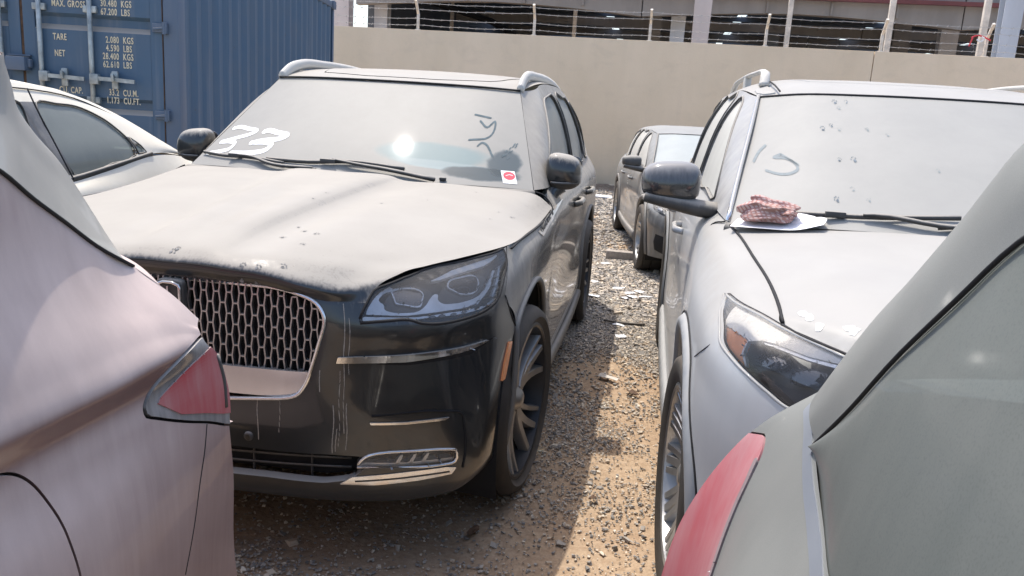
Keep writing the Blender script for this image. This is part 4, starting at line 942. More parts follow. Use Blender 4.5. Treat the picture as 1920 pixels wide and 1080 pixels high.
    def bothfront(s):
        zz = lambda pts: [(s * tz(p)[0], p[2]) for p in pts]
        put('chrome_bar', region(Fa, TZ, zz([(.505, .10, .742), (.50, .10, .724), (.70, .17, .728), (.85, .29, .744), (.918, .40, .766), (.80, .25, .757), (.65, .15, .748)]), .010, 2, rim=.012), M['chrome'], t)
        put('bar_slot', region(Fa, TZ, zz([(.495, .10, .728), (.70, .17, .716), (.87, .31, .730), (.93, .43, .772), (.918, .40, .766), (.85, .29, .744), (.70, .17, .728), (.50, .10, .724)]), .002, 2), M['black'], t)
        put('bright_strip', region(Fa, TZ, zz([(.600, .12, .541), (.605, .12, .534), (.70, .17, .530), (.80, .24, .532), (.812, .25, .540), (.70, .17, .537)]), .006, 3, rim=.008), M['chrome'], t)
        put('bright_strip', region(Fa, TZ, zz([(.515, .10, .338), (.55, .115, .362), (.70, .18, .368), (.81, .25, .372), (.832, .275, .366), (.822, .265, .345), (.74, .20, .335), (.62, .14, .331)]), .004, 2, rim=.015), M['chrome'], t)
        put('strip_groove', region(Fa, TZ, zz([(.56, .115, .350), (.70, .18, .352), (.815, .26, .357), (.815, .26, .353), (.70, .18, .348), (.56, .115, .346)]), .006, 3), M['trim'], t)
        put('recess_edge', tube(on_surf(Fa, TZ, zz([(.60, .13, .560), (.80, .24, .560), (.842, .28, .545), (.852, .285, .50), (.856, .29, .42), (.850, .29, .36)]), .001), .0045, 5, 4), M['black'], t)
        # side marker and bumper/fender shut line
        put('side_marker', region(D if False else Fa, TZ, zz([(.940, .53, .72), (.952, .56, .715), (.953, .52, .64), (.948, .49, .60), (.940, .46, .60), (.938, .49, .66)]), .006, 2, rim=.008), M['amber'], t)
        # headlight: bowl, reflector blades, projectors, lens
        hd = head if s > 0 else neg(head)
        hs = put('headlight', region(Fa, TZ, hd, -.060, 1, s), M['lampdark'], t)
        def sub(nm, pts, off, mat, rim=.012, k=2): return put(nm, region(Fa, TZ, smooth2(zz(pts), True, 4), off, k, s, rim=rim), M[mat], hs)
        hw_ = region(Fa, TZ, hd, 0, 1, s); wl = hw_.rim(.060); wl.F = wl.F[len(hw_.F):]; put('lamp_wall', wl.compact(), M['lampdark'], hs)
        def sub2(nm, pts, off, mat, rim=.012, k=2, sm=True): return put(nm, region(Fa, TZ, (smooth2([(s * a, b) for a, b in pts], True, 4) if sm else [(s * a, b) for a, b in pts]), off, k, s, rim=rim), M[mat], hs)
        PK1 = [(.6139, .9018), (.6192, .9146), (.6402, .9343), (.6535, .9477), (.7568, .9529), (.7714, .9425), (.7668, .9304), (.744, .9088), (.7101, .886), (.6691, .8826), (.6253, .8848), (.6134, .8913)]
        PK2 = [(.7788, .9223), (.8133, .9481), (.8837, .9695), (.9644, .9767), (.9906, .9655), (.9769, .9501), (.9296, .9242), (.8778, .9076), (.8159, .9034), (.7812, .9069), (.7749, .9149)]
        PR1 = [(.6495, .9403), (.6751, .9481), (.7336, .9451), (.7403, .9364), (.7288, .917), (.7171, .9023), (.6757, .9059), (.6453, .9141)]
        PR2 = [(.8306, .9472), (.8447, .9615), (.8917, .9704), (.9511, .9683), (.9479, .9552), (.9193, .9307), (.8968, .9251), (.8469, .9323)]
        P1 = [(.5615, .8734), (.5745, .8997), (.5943, .923), (.6211, .9402), (.6535, .9477), (.6538, .9439), (.6257, .9348), (.6027, .915), (.6139, .9018), (.6132, .89), (.6277, .8835), (.6689, .8819), (.7046, .8861), (.7324, .9016), (.7556, .9209), (.7727, .9301), (.7817, .9285), (.7749, .9149), (.7806, .9056), (.815, .9017), (.8655, .9047), (.9099, .9125), (.9557, .9327), (.9889, .9518), (.9946, .9484), (.9479, .9167), (.9088, .8988), (.8707, .8893), (.7914, .8844), (.7215, .8791), (.6463, .873)]
        sub2('reflector', P1, -.022, 'lampgrey')
        sub2('light_blade', [(.7697, .9578), (.8722, .9829), (.9906, .9994), (1.0849, 1.012), (1.0866, 1.0088), (.9953, .9869), (.8887, .9744), (.8073, .9607)], -.014, 'lightblade', sm=False)
        sub2('reflector', [(1.0213, .9741), (1.0341, .9728), (.9555, .9271), (.896, .8892), (.889, .89), (.948, .9279)], -.018, 'lampgrey', sm=False)
        sub2('reflector', [(1.0603, .9787), (1.0745, .9799), (1.0374, .9455), (.9682, .8979), (.9595, .9008), (1.0175, .9455)], -.016, 'lampgrey', sm=False)
        for pk, pr in ((PK1, PR1), (PK2, PR2)):
            sub2('lamp_pocket', pk, -.034, 'lampdark'); sub2('projector', pr, -.030, 'lampglass', .02)
            o2 = smooth2([(s * a, b) for a, b in pr], True, 4); put('projector_ring', region(Fa, TZ, np.concatenate([o2, o2[:1]]), -.027, 3, s, stroke=.0018, rim=.006), M['lampgrey'], hs)
        sub2('running_light', [(.5504, .8618), (.5557, .8646), (.6884, .8646), (.7867, .8729), (.8864, .8763), (.9706, .8898), (.9771, .8851), (.8916, .8698), (.7898, .8646), (.7279, .863), (.6951, .859), (.6842, .8567), (.5499, .8521)], -.008, 'lampgrey', sm=False)
        for a, b in ((.7334, .8633), (.7615, .8652), (.7964, .8668), (.8316, .8703), (.8783, .8745), (.9111, .8801)):
            sub2('light_element', [(a - .011, b - .001), (a - .004, b + .003), (a + .008, b + .0035), (a + .011, b + .001), (a + .004, b - .003), (a - .008, b - .003)], -.0065, 'lampglass', .003, 3)
        put('lens', region(Fa, TZ, hd, .001, 1, s), M['lens'], hs)
        e = on_surf(Fa, TZ, np.concatenate([hd, hd[:1]]), -.002); put('lamp_seal', tube(e[:-1], .006, 5, closed=True), M['trim_gap'], hs)
        # lower lamp
        lp = lamp if s > 0 else neg(lamp)
        fl_ = put('fog_lamp', region(Fa, TZ, lp, -.045, 1, s), M['lampdark'], t)
        for x in (.66, .715, .77):
            put('lamp_blade', region(Fa, TZ, zz([(x, .17, .384), (x + .012, .18, .384), (x + .024, .19, .420), (x + .016, .185, .420)]), -.012, 2, s, rim=.02), M['lampgrey'], fl_)
        put('lamp_bezel', tube(on_surf(Fa, TZ, np.concatenate([lp, lp[:1]]), .0)[:-1], .0055, 6, closed=True), M['chrome'], fl_)
        put('lamp_tray', region(Fa, TZ, zz([(.56, .13, .393), (.70, .18, .383), (.828, .27, .387), (.828, .27, .396), (.70, .18, .394), (.585, .13, .402)]), -.012, 2, s, rim=.03), M['lampgrey'], fl_)
        put('lens', region(Fa, TZ, lp, -.002, 1, s), M['lens'], fl_)
        gap_tube(t, 'shut_line', on_surf(Fa, TZ, zz([(.929, .50, .886), (.945, .545, .82), (.955, .60, .765)]), .0005), .003)
        gap_tube(t, 'shut_line', [(s * a, b, c) for a, b, c in [(.9155, .655, 1.020), (.923, .80, 1.029), (.933, .95, 1.0335), (.945, 1.24, 1.0425), (.952, 1.50, 1.062)]], .0045)
        gap_tube(t, 'shut_line', [(s * a, b, c) for a, b, c in [(.952, 1.53, 1.064), (.935, 1.56, 1.09), (.895, 1.585, 1.122), (.862, 1.565, 1.134)]], .004)
    both(bothfront)
    for a, z0, z1, w_ in ((.4391, .70, .634, .0012), (.5021, .90, .505, .0011), (.515, .86, .69, .0009), (.4748, .594, .44, .0013), (.4905, .70, .46, .0010), (.510, .60, .45, .0012), (.4835, .52, .445, .0012), (.33, .60, .50, .0012), (.268, .605, .47, .0014), (.195, .60, .53, .001), (-.12, .60, .46, .0012), (-.45, .85, .6, .0012)):
        zs = np.linspace(z0, z1, 9); put('dried_drip', region(Fa, TZ, np.array([(a + .0016 * math.sin(z * 40 + a * 50), z) for z in zs]), .0010, 3, 0, stroke=w_), M['drip'], t)
    put('hood_underside', H.offset(-0.03).clip(H.V[:, 1] * 0 + (0.14 - H.V[:, 1])), M['black'], t)
    # cowl, wipers
    put('cowl', tube([(-.85, 1.60, 1.115), (-.5, 1.50, 1.125), (0, 1.46, 1.13), (.5, 1.50, 1.125), (.85, 1.60, 1.115)], .05, 8, 4, flat=(1, .5)), M['trim'], t)
    def wp(x, z, d=0.012):
        k = np.argmin(((XZ(W.V) - np.array((x, z)))**2).sum(1)); return W.V[k] + W.normals()[k] * d
    wiper(t, [wp(.42, 1.155, .02), wp(.20, 1.172, .022), wp(0.02, 1.19, .022), wp(-.06, 1.198, .02)], [wp(-.40, 1.19), wp(-.20, 1.198), wp(0, 1.198), wp(.28, 1.186)], 1.15)
    wiper(t, [wp(-.14, 1.158, .016), wp(-.35, 1.170, .02), wp(-.5, 1.185, .02), wp(-.58, 1.19, .02)], [wp(-.80, 1.182), wp(-.66, 1.19), wp(-.5, 1.19), wp(-.30, 1.178)], 1.0)
    for x, z in ((-.165, 1.171), (.455, 1.158)): put('washer_nozzle', box(wp(x, z, .008), (.03, .02, .014), .004), M['trim'], t, ang=40)
    inner_block(t, .96, 4.8, 1.6, (.80, 1.75, 4.55, .80))
    return t, H, W, D
BS, HOOD, WSC, SIDE = black_suv()
# ================================================================ ring-bodied cars (silver SUV and the cars behind)
RING = [
    [(0, .060, .985), (0, .050, .930), (0, .045, .850), (0, .040, .750), (0, .040, .60), (0, .040, .45), (0, .09, .27)],
    [(.35, .085, .985), (.35, .075, .930), (.35, .070, .850), (.35, .060, .750), (.36, .060, .60), (.36, .060, .45), (.36, .11, .27)],
    [(.60, .185, 1.003), (.62, .160, .945), (.64, .150, .865), (.65, .130, .760), (.65, .130, .60), (.65, .130, .45), (.64, .17, .27)],
    [(.725, .295, 1.019), (.772, .270, .962), (.797, .255, .885), (.81, .240, .770), (.815, .240, .60), (.81, .250, .45), (.79, .28, .27)],
    [(.802, .405, 1.029), (.860, .375, .985), (.890, .360, .910), (.905, .350, .790), (.905, .350, .60), (.90, .350, .45), (.88, .37, .27)],
    [(.800, .490, 1.050), (.872, .545, 1.042), (.942, .490, .965), (.962, .470, .830), (.965, .470, .62), (.96, .460, .45), (.94, .46, .27)],
    [(.808, .68, 1.083), (.882, .71, 1.062), (.958, .69, .985), (.985, .68, .840), (.990, .68, .63), (.985, .68, .45), (.96, .66, .27)],
    [(.826, .91, 1.112), (.900, .92, 1.085), (.968, .92, 1.00), (.996, .92, .860), (1.00, .92, .64), (.995, .92, .45), (.97, .92, .27)],
    [(.840, 1.22, 1.135), (.915, 1.24, 1.098), (.967, 1.25, 1.01), (.987, 1.25, .870), (.988, 1.25, .65), (.985, 1.25, .45), (.97, 1.25, .25)],
    [(.868, 1.46, 1.153), (.930, 1.50, 1.110), (.960, 1.50, 1.02), (.975, 1.50, .880), (.973, 1.50, .66), (.985, 1.50, .45), (.975, 1.50, .25)],
    [(.893, 2.0, 1.178), (.935, 2.0, 1.120), (.960, 2.0, 1.03), (.971, 2.0, .885), (.966, 2.0, .66), (.985, 2.0, .45), (.975, 2.0, .25)],
    [(.900, 2.75, 1.188), (.938, 2.75, 1.128), (.962, 2.75, 1.035), (.974, 2.75, .89), (.968, 2.75, .67), (.985, 2.75, .45), (.975, 2.75, .25)],
    [(.896, 3.6, 1.202), (.940, 3.6, 1.136), (.970, 3.6, 1.045), (.987, 3.6, .905), (.988, 3.6, .68), (.99, 3.6, .45), (.975, 3.6, .27)],
    [(.872, 4.3, 1.214), (.925, 4.3, 1.14), (.962, 4.3, 1.05), (.985, 4.3, .92), (.990, 4.3, .70), (.985, 4.3, .47), (.96, 4.3, .29)],
    [(.78, 4.80, 1.218), (.845, 4.78, 1.14), (.88, 4.78, 1.05), (.90, 4.78, .92), (.91, 4.78, .70), (.905, 4.78, .50), (.88, 4.76, .32)],
    [(.52, 4.96, 1.215), (.58, 4.97, 1.14), (.62, 4.98, 1.05), (.64, 4.99, .92), (.66, 5.0, .70), (.66, 5.0, .52), (.64, 4.96, .36)],
    [(0, 5.0, 1.213), (0, 5.01, 1.14), (0, 5.02, 1.05), (0, 5.02, .92), (0, 5.04, .70), (0, 5.04, .52), (0, 5.0, .36)]]
RHOOD = [
    [(0, .066, .982), (.32, .088, .982), (.59, .188, 1.000), (.797, .408, 1.026)],
    [(0, .11, 1.040), (.33, .135, 1.038), (.60, .245, 1.040), (.798, .440, 1.041)],
    [(0, .27, 1.092), (.34, .295, 1.089), (.61, .380, 1.076), (.797, .500, 1.053)],
    [(0, .50, 1.130), (.35, .505, 1.126), (.62, .530, 1.109), (.799, .600, 1.070)],
    [(0, .88, 1.168), (.36, .88, 1.163), (.64, .890, 1.146), (.822, .900, 1.110)],
    [(0, 1.15, 1.188), (.37, 1.17, 1.183), (.66, 1.23, 1.163), (.846, 1.335, 1.143)]]
RWB = [(0, 1.17, 1.182), (.35, 1.19, 1.180), (.65, 1.25, 1.168), (.858, 1.365, 1.150)]
RWT = [(0, 2.08, 1.636), (.30, 2.10, 1.634), (.54, 2.17, 1.628), (.695, 2.31, 1.612)]
RUP = [
    [(.862, 1.368, 1.151), (.885, 1.62, 1.170), (.894, 2.0, 1.180), (.900, 2.75, 1.190), (.896, 3.6, 1.203), (.870, 4.3, 1.215), (.79, 4.78, 1.219)],
    [(.806, 1.682, 1.314), (.840, 1.90, 1.328), (.856, 2.16, 1.338), (.866, 2.79, 1.346), (.862, 3.6, 1.352), (.840, 4.3, 1.354), (.76, 4.74, 1.34)],
    [(.750, 1.996, 1.470), (.785, 2.18, 1.485), (.804, 2.38, 1.498), (.813, 2.84, 1.508), (.810, 3.6, 1.506), (.79, 4.3, 1.490), (.72, 4.70, 1.46)],
    [(.697, 2.312, 1.613), (.716, 2.48, 1.628), (.722, 2.64, 1.644), (.728, 2.92, 1.660), (.727, 3.6, 1.660), (.712, 4.3, 1.638), (.665, 4.66, 1.585)]]
RROOF = [(2.08, 2.31, 1.638, 1.615, .697), (2.35, 2.48, 1.688, 1.636, .716), (2.70, 2.75, 1.728, 1.656, .725), (3.2, 3.2, 1.738, 1.662, .728), (3.8, 3.8, 1.732, 1.656, .724), (4.3, 4.3, 1.70, 1.638, .712), (4.72, 4.66, 1.615, 1.585, .665)]
RWIN = [[(1.76, 1.202), (2.2, 1.205), (2.70, 1.215), (2.71, 1.35), (2.70, 1.50), (2.66, 1.612), (2.52, 1.600), (2.32, 1.520), (2.04, 1.368)],
        [(2.81, 1.218), (3.3, 1.222), (3.70, 1.228), (3.70, 1.36), (3.67, 1.50), (3.62, 1.622), (3.2, 1.628), (2.83, 1.624), (2.80, 1.50), (2.80, 1.35)],
        [(3.80, 1.23), (4.30, 1.24), (4.60, 1.262), (4.54, 1.40), (4.42, 1.52), (4.15, 1.59), (3.74, 1.614), (3.79, 1.50), (3.80, 1.36)]]
RHEAD = [(.876, .68, 1.034), (.853, .56, 1.034), (.83, .48, 1.033), (.804, .41, 1.029), (.765, .345, 1.023), (.72, .29, 1.016), (.60, .185, .99), (.50, .14, .965), (.50, .13, .90), (.62, .16, .865), (.72, .215, .868), (.785, .255, .880), (.822, .29, .898), (.862, .33, .918), (.912, .39, .944), (.942, .44, .966), (.944, .49, .995), (.915, .60, 1.022)]
SP_EXP = ((0, 0.02, .050, .030), (.19, .16, .035, .024), (-.19, -.14, .035, .024))
SP_V = ((-.02, -.17, .055, .034), (.02, .17, .055, .034))
def ring_car(name, label, loc, rz, sc3, paint, spokes, arch_r, tyre_r, det='full', rails=True, droop=0.0, group=None):
    sx, sy, sz = sc3
    def T(g):
        q = np.array(g, float)
        if droop: q[..., 2] -= droop * np.clip(1 - q[..., 1] / 1.4, 0, 1)**.8 * np.clip(q[..., 2] - .3, 0, 1)
        return q * np.array((sx, sy, sz))
    t = thing(name, label, 'car', loc, rz, group)
    R_ = sheet(T(RING).transpose(1, 0, 2), 9, 8, True); R_.orient((0, -0.01, 0.05)) 
    # orient outward by comparing with the body axis
    if ((R_.normals() * np.stack([R_.V[:, 0], 0 * R_.V[:, 0], 0 * R_.V[:, 0]], 1)).sum(1)).mean() < 0: R_.flip()
    H = sheet(T(RHOOD), 8, 9, True, (0, 0, 1)); W = sheet(grid_between(T(RWB), T(RWT), 5, 0.014), 8, 9, True, (0, -1, 1)); U = sheet(T(RUP), 8, 8, False, (1, 0, 0))
    rows = [(a * sy, b * sy, c * sz, d * sz, e * sx) for a, b, c, d, e in RROOF]
    RF = sheet([[(0, a, zc), (xe * .45, lerp(a, b, .15), lerp(zc, ze, .06)), (xe * .78, lerp(a, b, .6), lerp(zc, ze, .26)), (xe * .94, lerp(a, b, .9), lerp(zc, ze, .68)), (xe, b, ze)] for a, b, zc, ze, xe in rows], 8, 6, True, (0, 0, 1))
    sp2 = smooth2([(-.45, 2.55), (.45, 2.55), (.5, 2.65), (.5, 3.7), (-.5, 3.7), (-.5, 2.65)], True, 3) * np.array((sx, sy)); f = sd_poly(XY(RF.V), sp2)
    if det != 'full': put('roof', RF, paint, t)
    else: put('roof', RF.clip(-f, -0.004).rim(.01), paint, t); put('sunroof', RF.clip(f, -0.004).rim(.01), paint, t); put('sunroof_well', RF.clip(np.abs(f), .02).offset(-.01), M['black'], t)
    sg = M['sideglass']
    put('windscreen', W, M['ws_' + name] if 'ws_' + name in M else M['ws_silver'], t)
    put('hood', H, paint, t); put('hood_underside', H.offset(-.03).clip(.25 * sy - H.V[:, 1]), M['black'], t)
    Rside = Surf(R_.V, R_.F[(R_.V[R_.F][:, :, 0] > .6 * sx).all(1)]).compact(); Rfront = Surf(R_.V, R_.F[(R_.V[R_.F][:, :, 1] < 1.0).all(1)]).compact()
    A1, A2 = ((.92 * sy, .395 * sz), arch_r), ((3.945 * sy, .395 * sz), arch_r)
    head = smooth2([tw(p) for p in T(RHEAD)], True, 4); neg = lambda q: np.stack([-q[:, 0], q[:, 1]], 1)
    G = TZ(R_.V); GW = TW(R_.V); fr = R_.V[:, 1] < 1.1
    fh = np.where(fr, np.minimum(sd_poly(GW, head), sd_poly(GW, neg(head))), 1.0)
    grl = smooth2([tz(p) for p in T([(-.47, .1, .70), (-.50, .11, .92), (-.40, .1, .955), (.40, .1, .955), (.50, .11, .92), (.47, .1, .70), (.3, .06, .60), (-.3, .06, .60)])], True, 4)
    fg = np.where(fr, sd_poly(G, grl), 1.0)
    farch = np.maximum(-(np.hypot(R_.V[:, 1] - A1[0][0], R_.V[:, 2] - A1[0][1]) - arch_r), -(np.hypot(R_.V[:, 1] - A2[0][0], R_.V[:, 2] - A2[0][1]) - arch_r))
    farch = np.where(np.abs(R_.V[:, 0]) > .6 * sx, farch, -1.0)
    B = R_.clip(np.maximum.reduce([-fh, -fg, farch]), 0)
    put('grille_cavity', R_.clip(fg, .01).offset(-.05), M['black'], t)
    gb = [tube([(x, (.045 + .28 * x * x) * sy + .015, z * sz) for x in np.linspace(-.47 * sx, .47 * sx, 15)], .010, 6, flat=(.8, 1.5)) for z in (.66, .74, .82, .90)]
    for b_ in gb: put('grille_bar', b_, M['chrome'], t)
    dn = {'front_door': [(1.60, 1.25), (1.52, 1.05), (1.48, .60), (1.50, .36), (2.78, .36), (2.76, .60), (2.76, 1.0), (2.76, 1.25)], 'rear_door': [(2.76, 1.25), (2.76, .60), (2.78, .36), (3.50, .36), (3.52, .62), (3.66, .88), (3.76, 1.0), (3.76, 1.25)]}
    rest = B; parts = []
    for nm, pl in dn.items():
        pl = np.array(pl) * np.array((sy, sz)); f = sd_poly(YZ(rest.V), pl); f = np.where(np.abs(rest.V[:, 0]) > .8 * sx, f, 1.0)
        a, rest = rest.split(f, .0028); parts.append((nm, a))
    # bumper cover shut line below the headlight
    put('body_shell', rest.rim(.02), paint, t)
    wins = [smooth2(np.array(w) * np.array((sy, sz)), True, 3) for w in RWIN]
    F3 = np.min([sd_poly(YZ(U.V), w) for w in wins], axis=0); frame = U.clip(-F3, 0.0)
    def half(s):
        for nm, a in parts:
            q = a.clip(-s * a.V[:, 0]); d = put(nm, q.rim(.012), paint, t); hy = (2.32 if nm == 'front_door' else 3.25) * sy
            hp = np.array([(.965 * sx, hy, .985 * sz), (.998 * sx, hy + .02, .99 * sz), (1.003 * sx, hy + .11, .992 * sz), (.998 * sx, hy + .19, .994 * sz), (.968 * sx, hy + .21, .994 * sz)]); hp[:, 0] *= s
            put('handle', tube(hp, .014, 8, 4, flat=(.8, 1.2)), paint, d)
        put('pillar_frame', sidep(frame, s).rim(.014), M['pillar_' + name] if 'pillar_' + name in M else paint, t)
        for w in wins:
            put('side_window', sidep(U.clip(sd_poly(YZ(U.V), w), -.004).offset(-.010), s), sg, t)
            e = on_surf(U, YZ, np.concatenate([w, w[:1]]), .002); e[:, 0] *= s; put('window_trim', tube(e, .0055, 5), M['trim'], t)
        rl = T([(.660, 2.50, 1.672), (.655, 2.54, 1.716), (.645, 2.66, 1.742), (.648, 3.0, 1.754), (.655, 3.5, 1.754), (.655, 4.0, 1.735), (.645, 4.3, 1.69)]); rl[:, 0] *= s
        if rails: put('roof_rail', tube(rl, [.020, .018, .015, .014, .014, .014, .014], 8, 5, flat=(1.3, .85)), M['satin'], t)
        for y, z0, z1 in ((3.35, 1.665, 1.76),) if rails else (): put('rail_foot', box((s * .652 * sx, y * sy, (z0 + z1) / 2 * sz), (.035, .10, (z1 - z0) * sz), .008), M['satin'], t, ang=40)
        if det == 'full':
            put('rail_ditch', sidep(region(RF, XY, smooth2(np.array([(.63, 2.30), (.676, 2.32), (.676, 2.56), (.64, 2.56)]) * np.array((sx, sy)), True, 3), .006, 1, 1, rim=.006), s), M['silver_paint'], t)
            gap_tube(t, 'ditch_seam', [(s * a, b, c) for a, b, c in [(.622, 2.235, 1.640), (.628, 2.38, 1.672), (.634, 2.52, 1.694)]], .004)
        for c, r in (A1, A2):
            th = np.linspace(R(-30), R(210), 44)
            for rr_, nm, m, rad in ((r + .030, 'arch_cladding', 'clad', .030), (r + .062, 'arch_seam', 'trim_gap', .003)):
                p2 = np.stack([c[0] + rr_ * np.cos(th), c[1] + rr_ * np.sin(th)], 1); p2 = p2[p2[:, 1] > .27 * sz]
                e = on_surf(Rside, YZ, p2, .002 if rad < .01 else -.012); e[:, 0] *= s
                put(nm, tube(e, rad, 8), M[m] if not (det == 'full' and m == 'clad') else M['clad_blue'], t)
            ln = lathe([(r + .012, 0), (r - .005, .1), (r - .02, .32), (.1, .34)], 40); ln.V[:, 0] = .955 * sx - ln.V[:, 0]; ln.V += np.array((0, c[0], c[1])); ln = ln.clip(.16 - ln.V[:, 2]); ln.V[:, 0] *= s
            put('wheel_liner', ln, M['black'], t)
            wheel(t, (s * .868 * sx, c[0], tyre_r), s, name, tyre_r, tyre_r - .105, .245, spokes[0], spokes[1], M['rim_silver'], M['rim_silver'], .2 if c == A1[0] else .6, R(3.2) if c == A1[0] and name == 'suv_silver' else 0)
        sl = T([(.985, 1.44, .33), (.99, 2.2, .315), (.99, 2.9, .315), (.985, 3.44, .33)]); sl[:, 0] *= s
        put('sill_trim', tube(sl, .045 * sz, 8, 4, flat=(.5, 1.3)), M['clad_blue'] if det == 'full' else M['clad'], t)
        zz = lambda pts: [(s * tw(p)[0], tw(p)[1]) for p in T(pts)]
        hd = head if s > 0 else neg(head)
        hs = put('headlight', region(R_, TW, hd, -.055, 1, s), M['lampdark'], t)
        hw_ = region(R_, TW, hd, 0, 1, s); wl = hw_.rim(.055); wl.F = wl.F[len(hw_.F):]; put('lamp_wall', wl.compact(), M['lampdark'], hs)
        def sub(nm, pts, off, mat, rim=.012, k=2): return put(nm, region(R_, TW, smooth2(zz(pts), True, 4), off, k, s, rim=rim), M[mat], hs)
        if det == 'full':
            def sub2(nm, pts, off, mat, rim=.012, k=2, sm=True): return put(nm, region(R_, TW, (smooth2([(s * a, b) for a, b in pts], True, 4) if sm else [(s * a, b) for a, b in pts]), off, k, s, rim=rim), M[mat], hs)
            sub2('light_bar', [(1.064, 1.305), (1.068, 1.328), (.9987, 1.288), (.879, 1.2175), (.77, 1.163), (.7024, 1.133), (.62, 1.095), (.54, 1.055), (.50, 1.03), (.50, 1.005), (.60, 1.055), (.7021, 1.1141), (.777, 1.1375), (.8603, 1.1765), (.8932, 1.1875), (.9263, 1.1873), (1.0159, 1.2418), (1.040, 1.258)], -.006, 'lightbar', sm=False)
            sub2('amber_reflector', [(1.030, 1.243), (1.0187, 1.2422), (.9317, 1.1912), (.9284, 1.1718), (.9272, 1.1531), (.9116, 1.1332), (.9011, 1.1144), (.9386, 1.140), (.985, 1.180), (1.009, 1.208)], -.009, 'amber', sm=False)
            put('reflector', region(R_, TW, [(s * a, b) for a, b in [(.9306, 1.1879), (.9284, 1.1718), (.9251, 1.1528), (.9104, 1.1331), (.8988, 1.1131)]], -.006, 3, s, stroke=.0022, rim=.01), M['lampgrey'], hs)
            put('reflector', region(R_, TW, [(s * a, b) for a, b in [(.89, 1.1861), (.8581, 1.173), (.775, 1.1332), (.7038, 1.1083), (.60, 1.05)]], -.010, 3, s, stroke=.004, rim=.006), M['lampgrey'], hs)
            for a, b in ((.855, 1.135), (.77, 1.09), (.68, 1.045)):
                sub2('projector', [(a - .03, b - .022), (a - .032, b + .018), (a, b + .026), (a + .03, b + .016), (a + .028, b - .018), (a, b - .028)], -.032, 'lampglass', .02)
                o2 = smooth2([(s * (a + .033 * math.cos(q)), b + .028 * math.sin(q)) for q in np.linspace(0, 2 * math.pi, 13)[:-1]], True, 3); put('projector_ring', region(R_, TW, np.concatenate([o2, o2[:1]]), -.03, 3, s, stroke=.0018), M['rim_dark'], hs)
            put('lamp_edge', tube(on_surf(Rfront, TW, np.concatenate([hd, hd[:1]]) * np.array((1.012, 1.0)) , .0)[:-1], .004, 5, closed=True), paint, hs)
            put('lamp_seal', tube(on_surf(Rfront, TW, np.concatenate([hd, hd[:1]]), -.001)[:-1], .0030, 5, closed=True), M['trim_gap'], hs)
        else:
            sub('projector', [(.90, .42, .97), (.90, .45, 1.0), (.84, .40, .995), (.84, .36, .95)], -.02, 'lampgrey'); sub('projector', [(.78, .29, .96), (.78, .30, .995), (.70, .24, .985), (.70, .22, .93)], -.02, 'lampgrey')
        if det != 'full': put('lower_intake', region(R_, TZ, [(s * tz(p)[0], p[2]) for p in T([(.58, .12, .60), (.78, .23, .60), (.885, .345, .62), (.90, .36, .50), (.88, .36, .38), (.78, .25, .32), (.58, .13, .32)])], .002, 2, s), M['black'], t)
        put('lens', region(R_, TW, hd, .001, 1, s), M['lens_dust'], hs)
        # door mirror on its arm
        mc = superblob((0, 0, 0), (.112, .085, .078), 3.2, shape=lambda v: np.stack([v[:, 0], v[:, 1] * (1 - .2 * (v[:, 2] > 0) * v[:, 2]), v[:, 2] * (1 - .10 * v[:, 0])], 1))
        mc = xf(mc, None, (1.062, 1.66, 1.258)); mc.V = mc.V * np.array((sx, sy, sz))
        mp = put('mirror', sidep(mc.clip(1.213 * sz - mc.V[:, 2]), s), M['mirror_' + name] if 'mirror_' + name in M else M['trim'], t)
        put('mirror_lower', sidep(mc.offset(-.003).clip(mc.V[:, 2] - 1.212 * sz), s), M['trim'], mp)
        put('mirror_base', sidep(tube(T([(1.155, 1.62, 1.200), (1.05, 1.615, 1.184), (.96, 1.62, 1.170), (.885, 1.66, 1.158)]), [.024, .030, .034, .036], 6, 3, flat=(1.7, .95)), s), M['trim'], mp)
        put('mirror_glass', sidep(xf(superblob((0, 0, 0), (.092 * sx, .004, .062 * sz), 4), None, (1.06 * sx, 1.742 * sy, 1.256 * sz)), s), M['lampglass'], mp)
        gap_tube(t, 'shut_line', T([(s * .800, .415, 1.033), (s * .7995, .49, 1.052), (s * .803, .64, 1.0775), (s * .824, .90, 1.112), (s * .8425, 1.24, 1.138), (s * .857, 1.35, 1.147)]), .0045)
        gap_tube(t, 'shut_line', on_surf(Rfront, TZ, [(s * tz(p)[0], p[2]) for p in T([(.944, .47, .966), (.965, .50, .93), (.98, .55, .90), (.985, .62, .868)])], .0002), .0016)
        gap_tube(t, 'shut_line', [(s * a, b, c) for a, b, c in T([(.868, 1.40, 1.151), (.905, 1.47, 1.130), (.945, 1.46, 1.065), (.965, 1.45, .98)])], .003)
        put('hood_edge_gap', tube(on_surf(Rfront, TZ, [(s * tz(p)[0], p[2] + .004) for p in T([(.802, .405, 1.026), (.765, .345, 1.020), (.72, .29, 1.013), (.60, .185, .992)])], .001), .004, 5, 4), M['trim_gap'], t)
        pl = T([(.862, 1.372, 1.156), (.808, 1.686, 1.320), (.752, 2.0, 1.477), (.700, 2.315, 1.620)]); pl[:, 0] *= s
        put('pillar_strip', tube(pl, .009, 6, 5), M['chrome'] if det == 'full' else M['trim'], t)
    both(half)
    ws = T([(0, 2.08, 1.638), (.30, 2.10, 1.636), (.54, 2.17, 1.630), (.695, 2.31, 1.614)]); ws = np.concatenate([ws[:0:-1] * np.array((-1, 1, 1)), ws])
    put('windscreen_seal', tube(ws, .0055, 5, 4), M['trim_gap'], t)
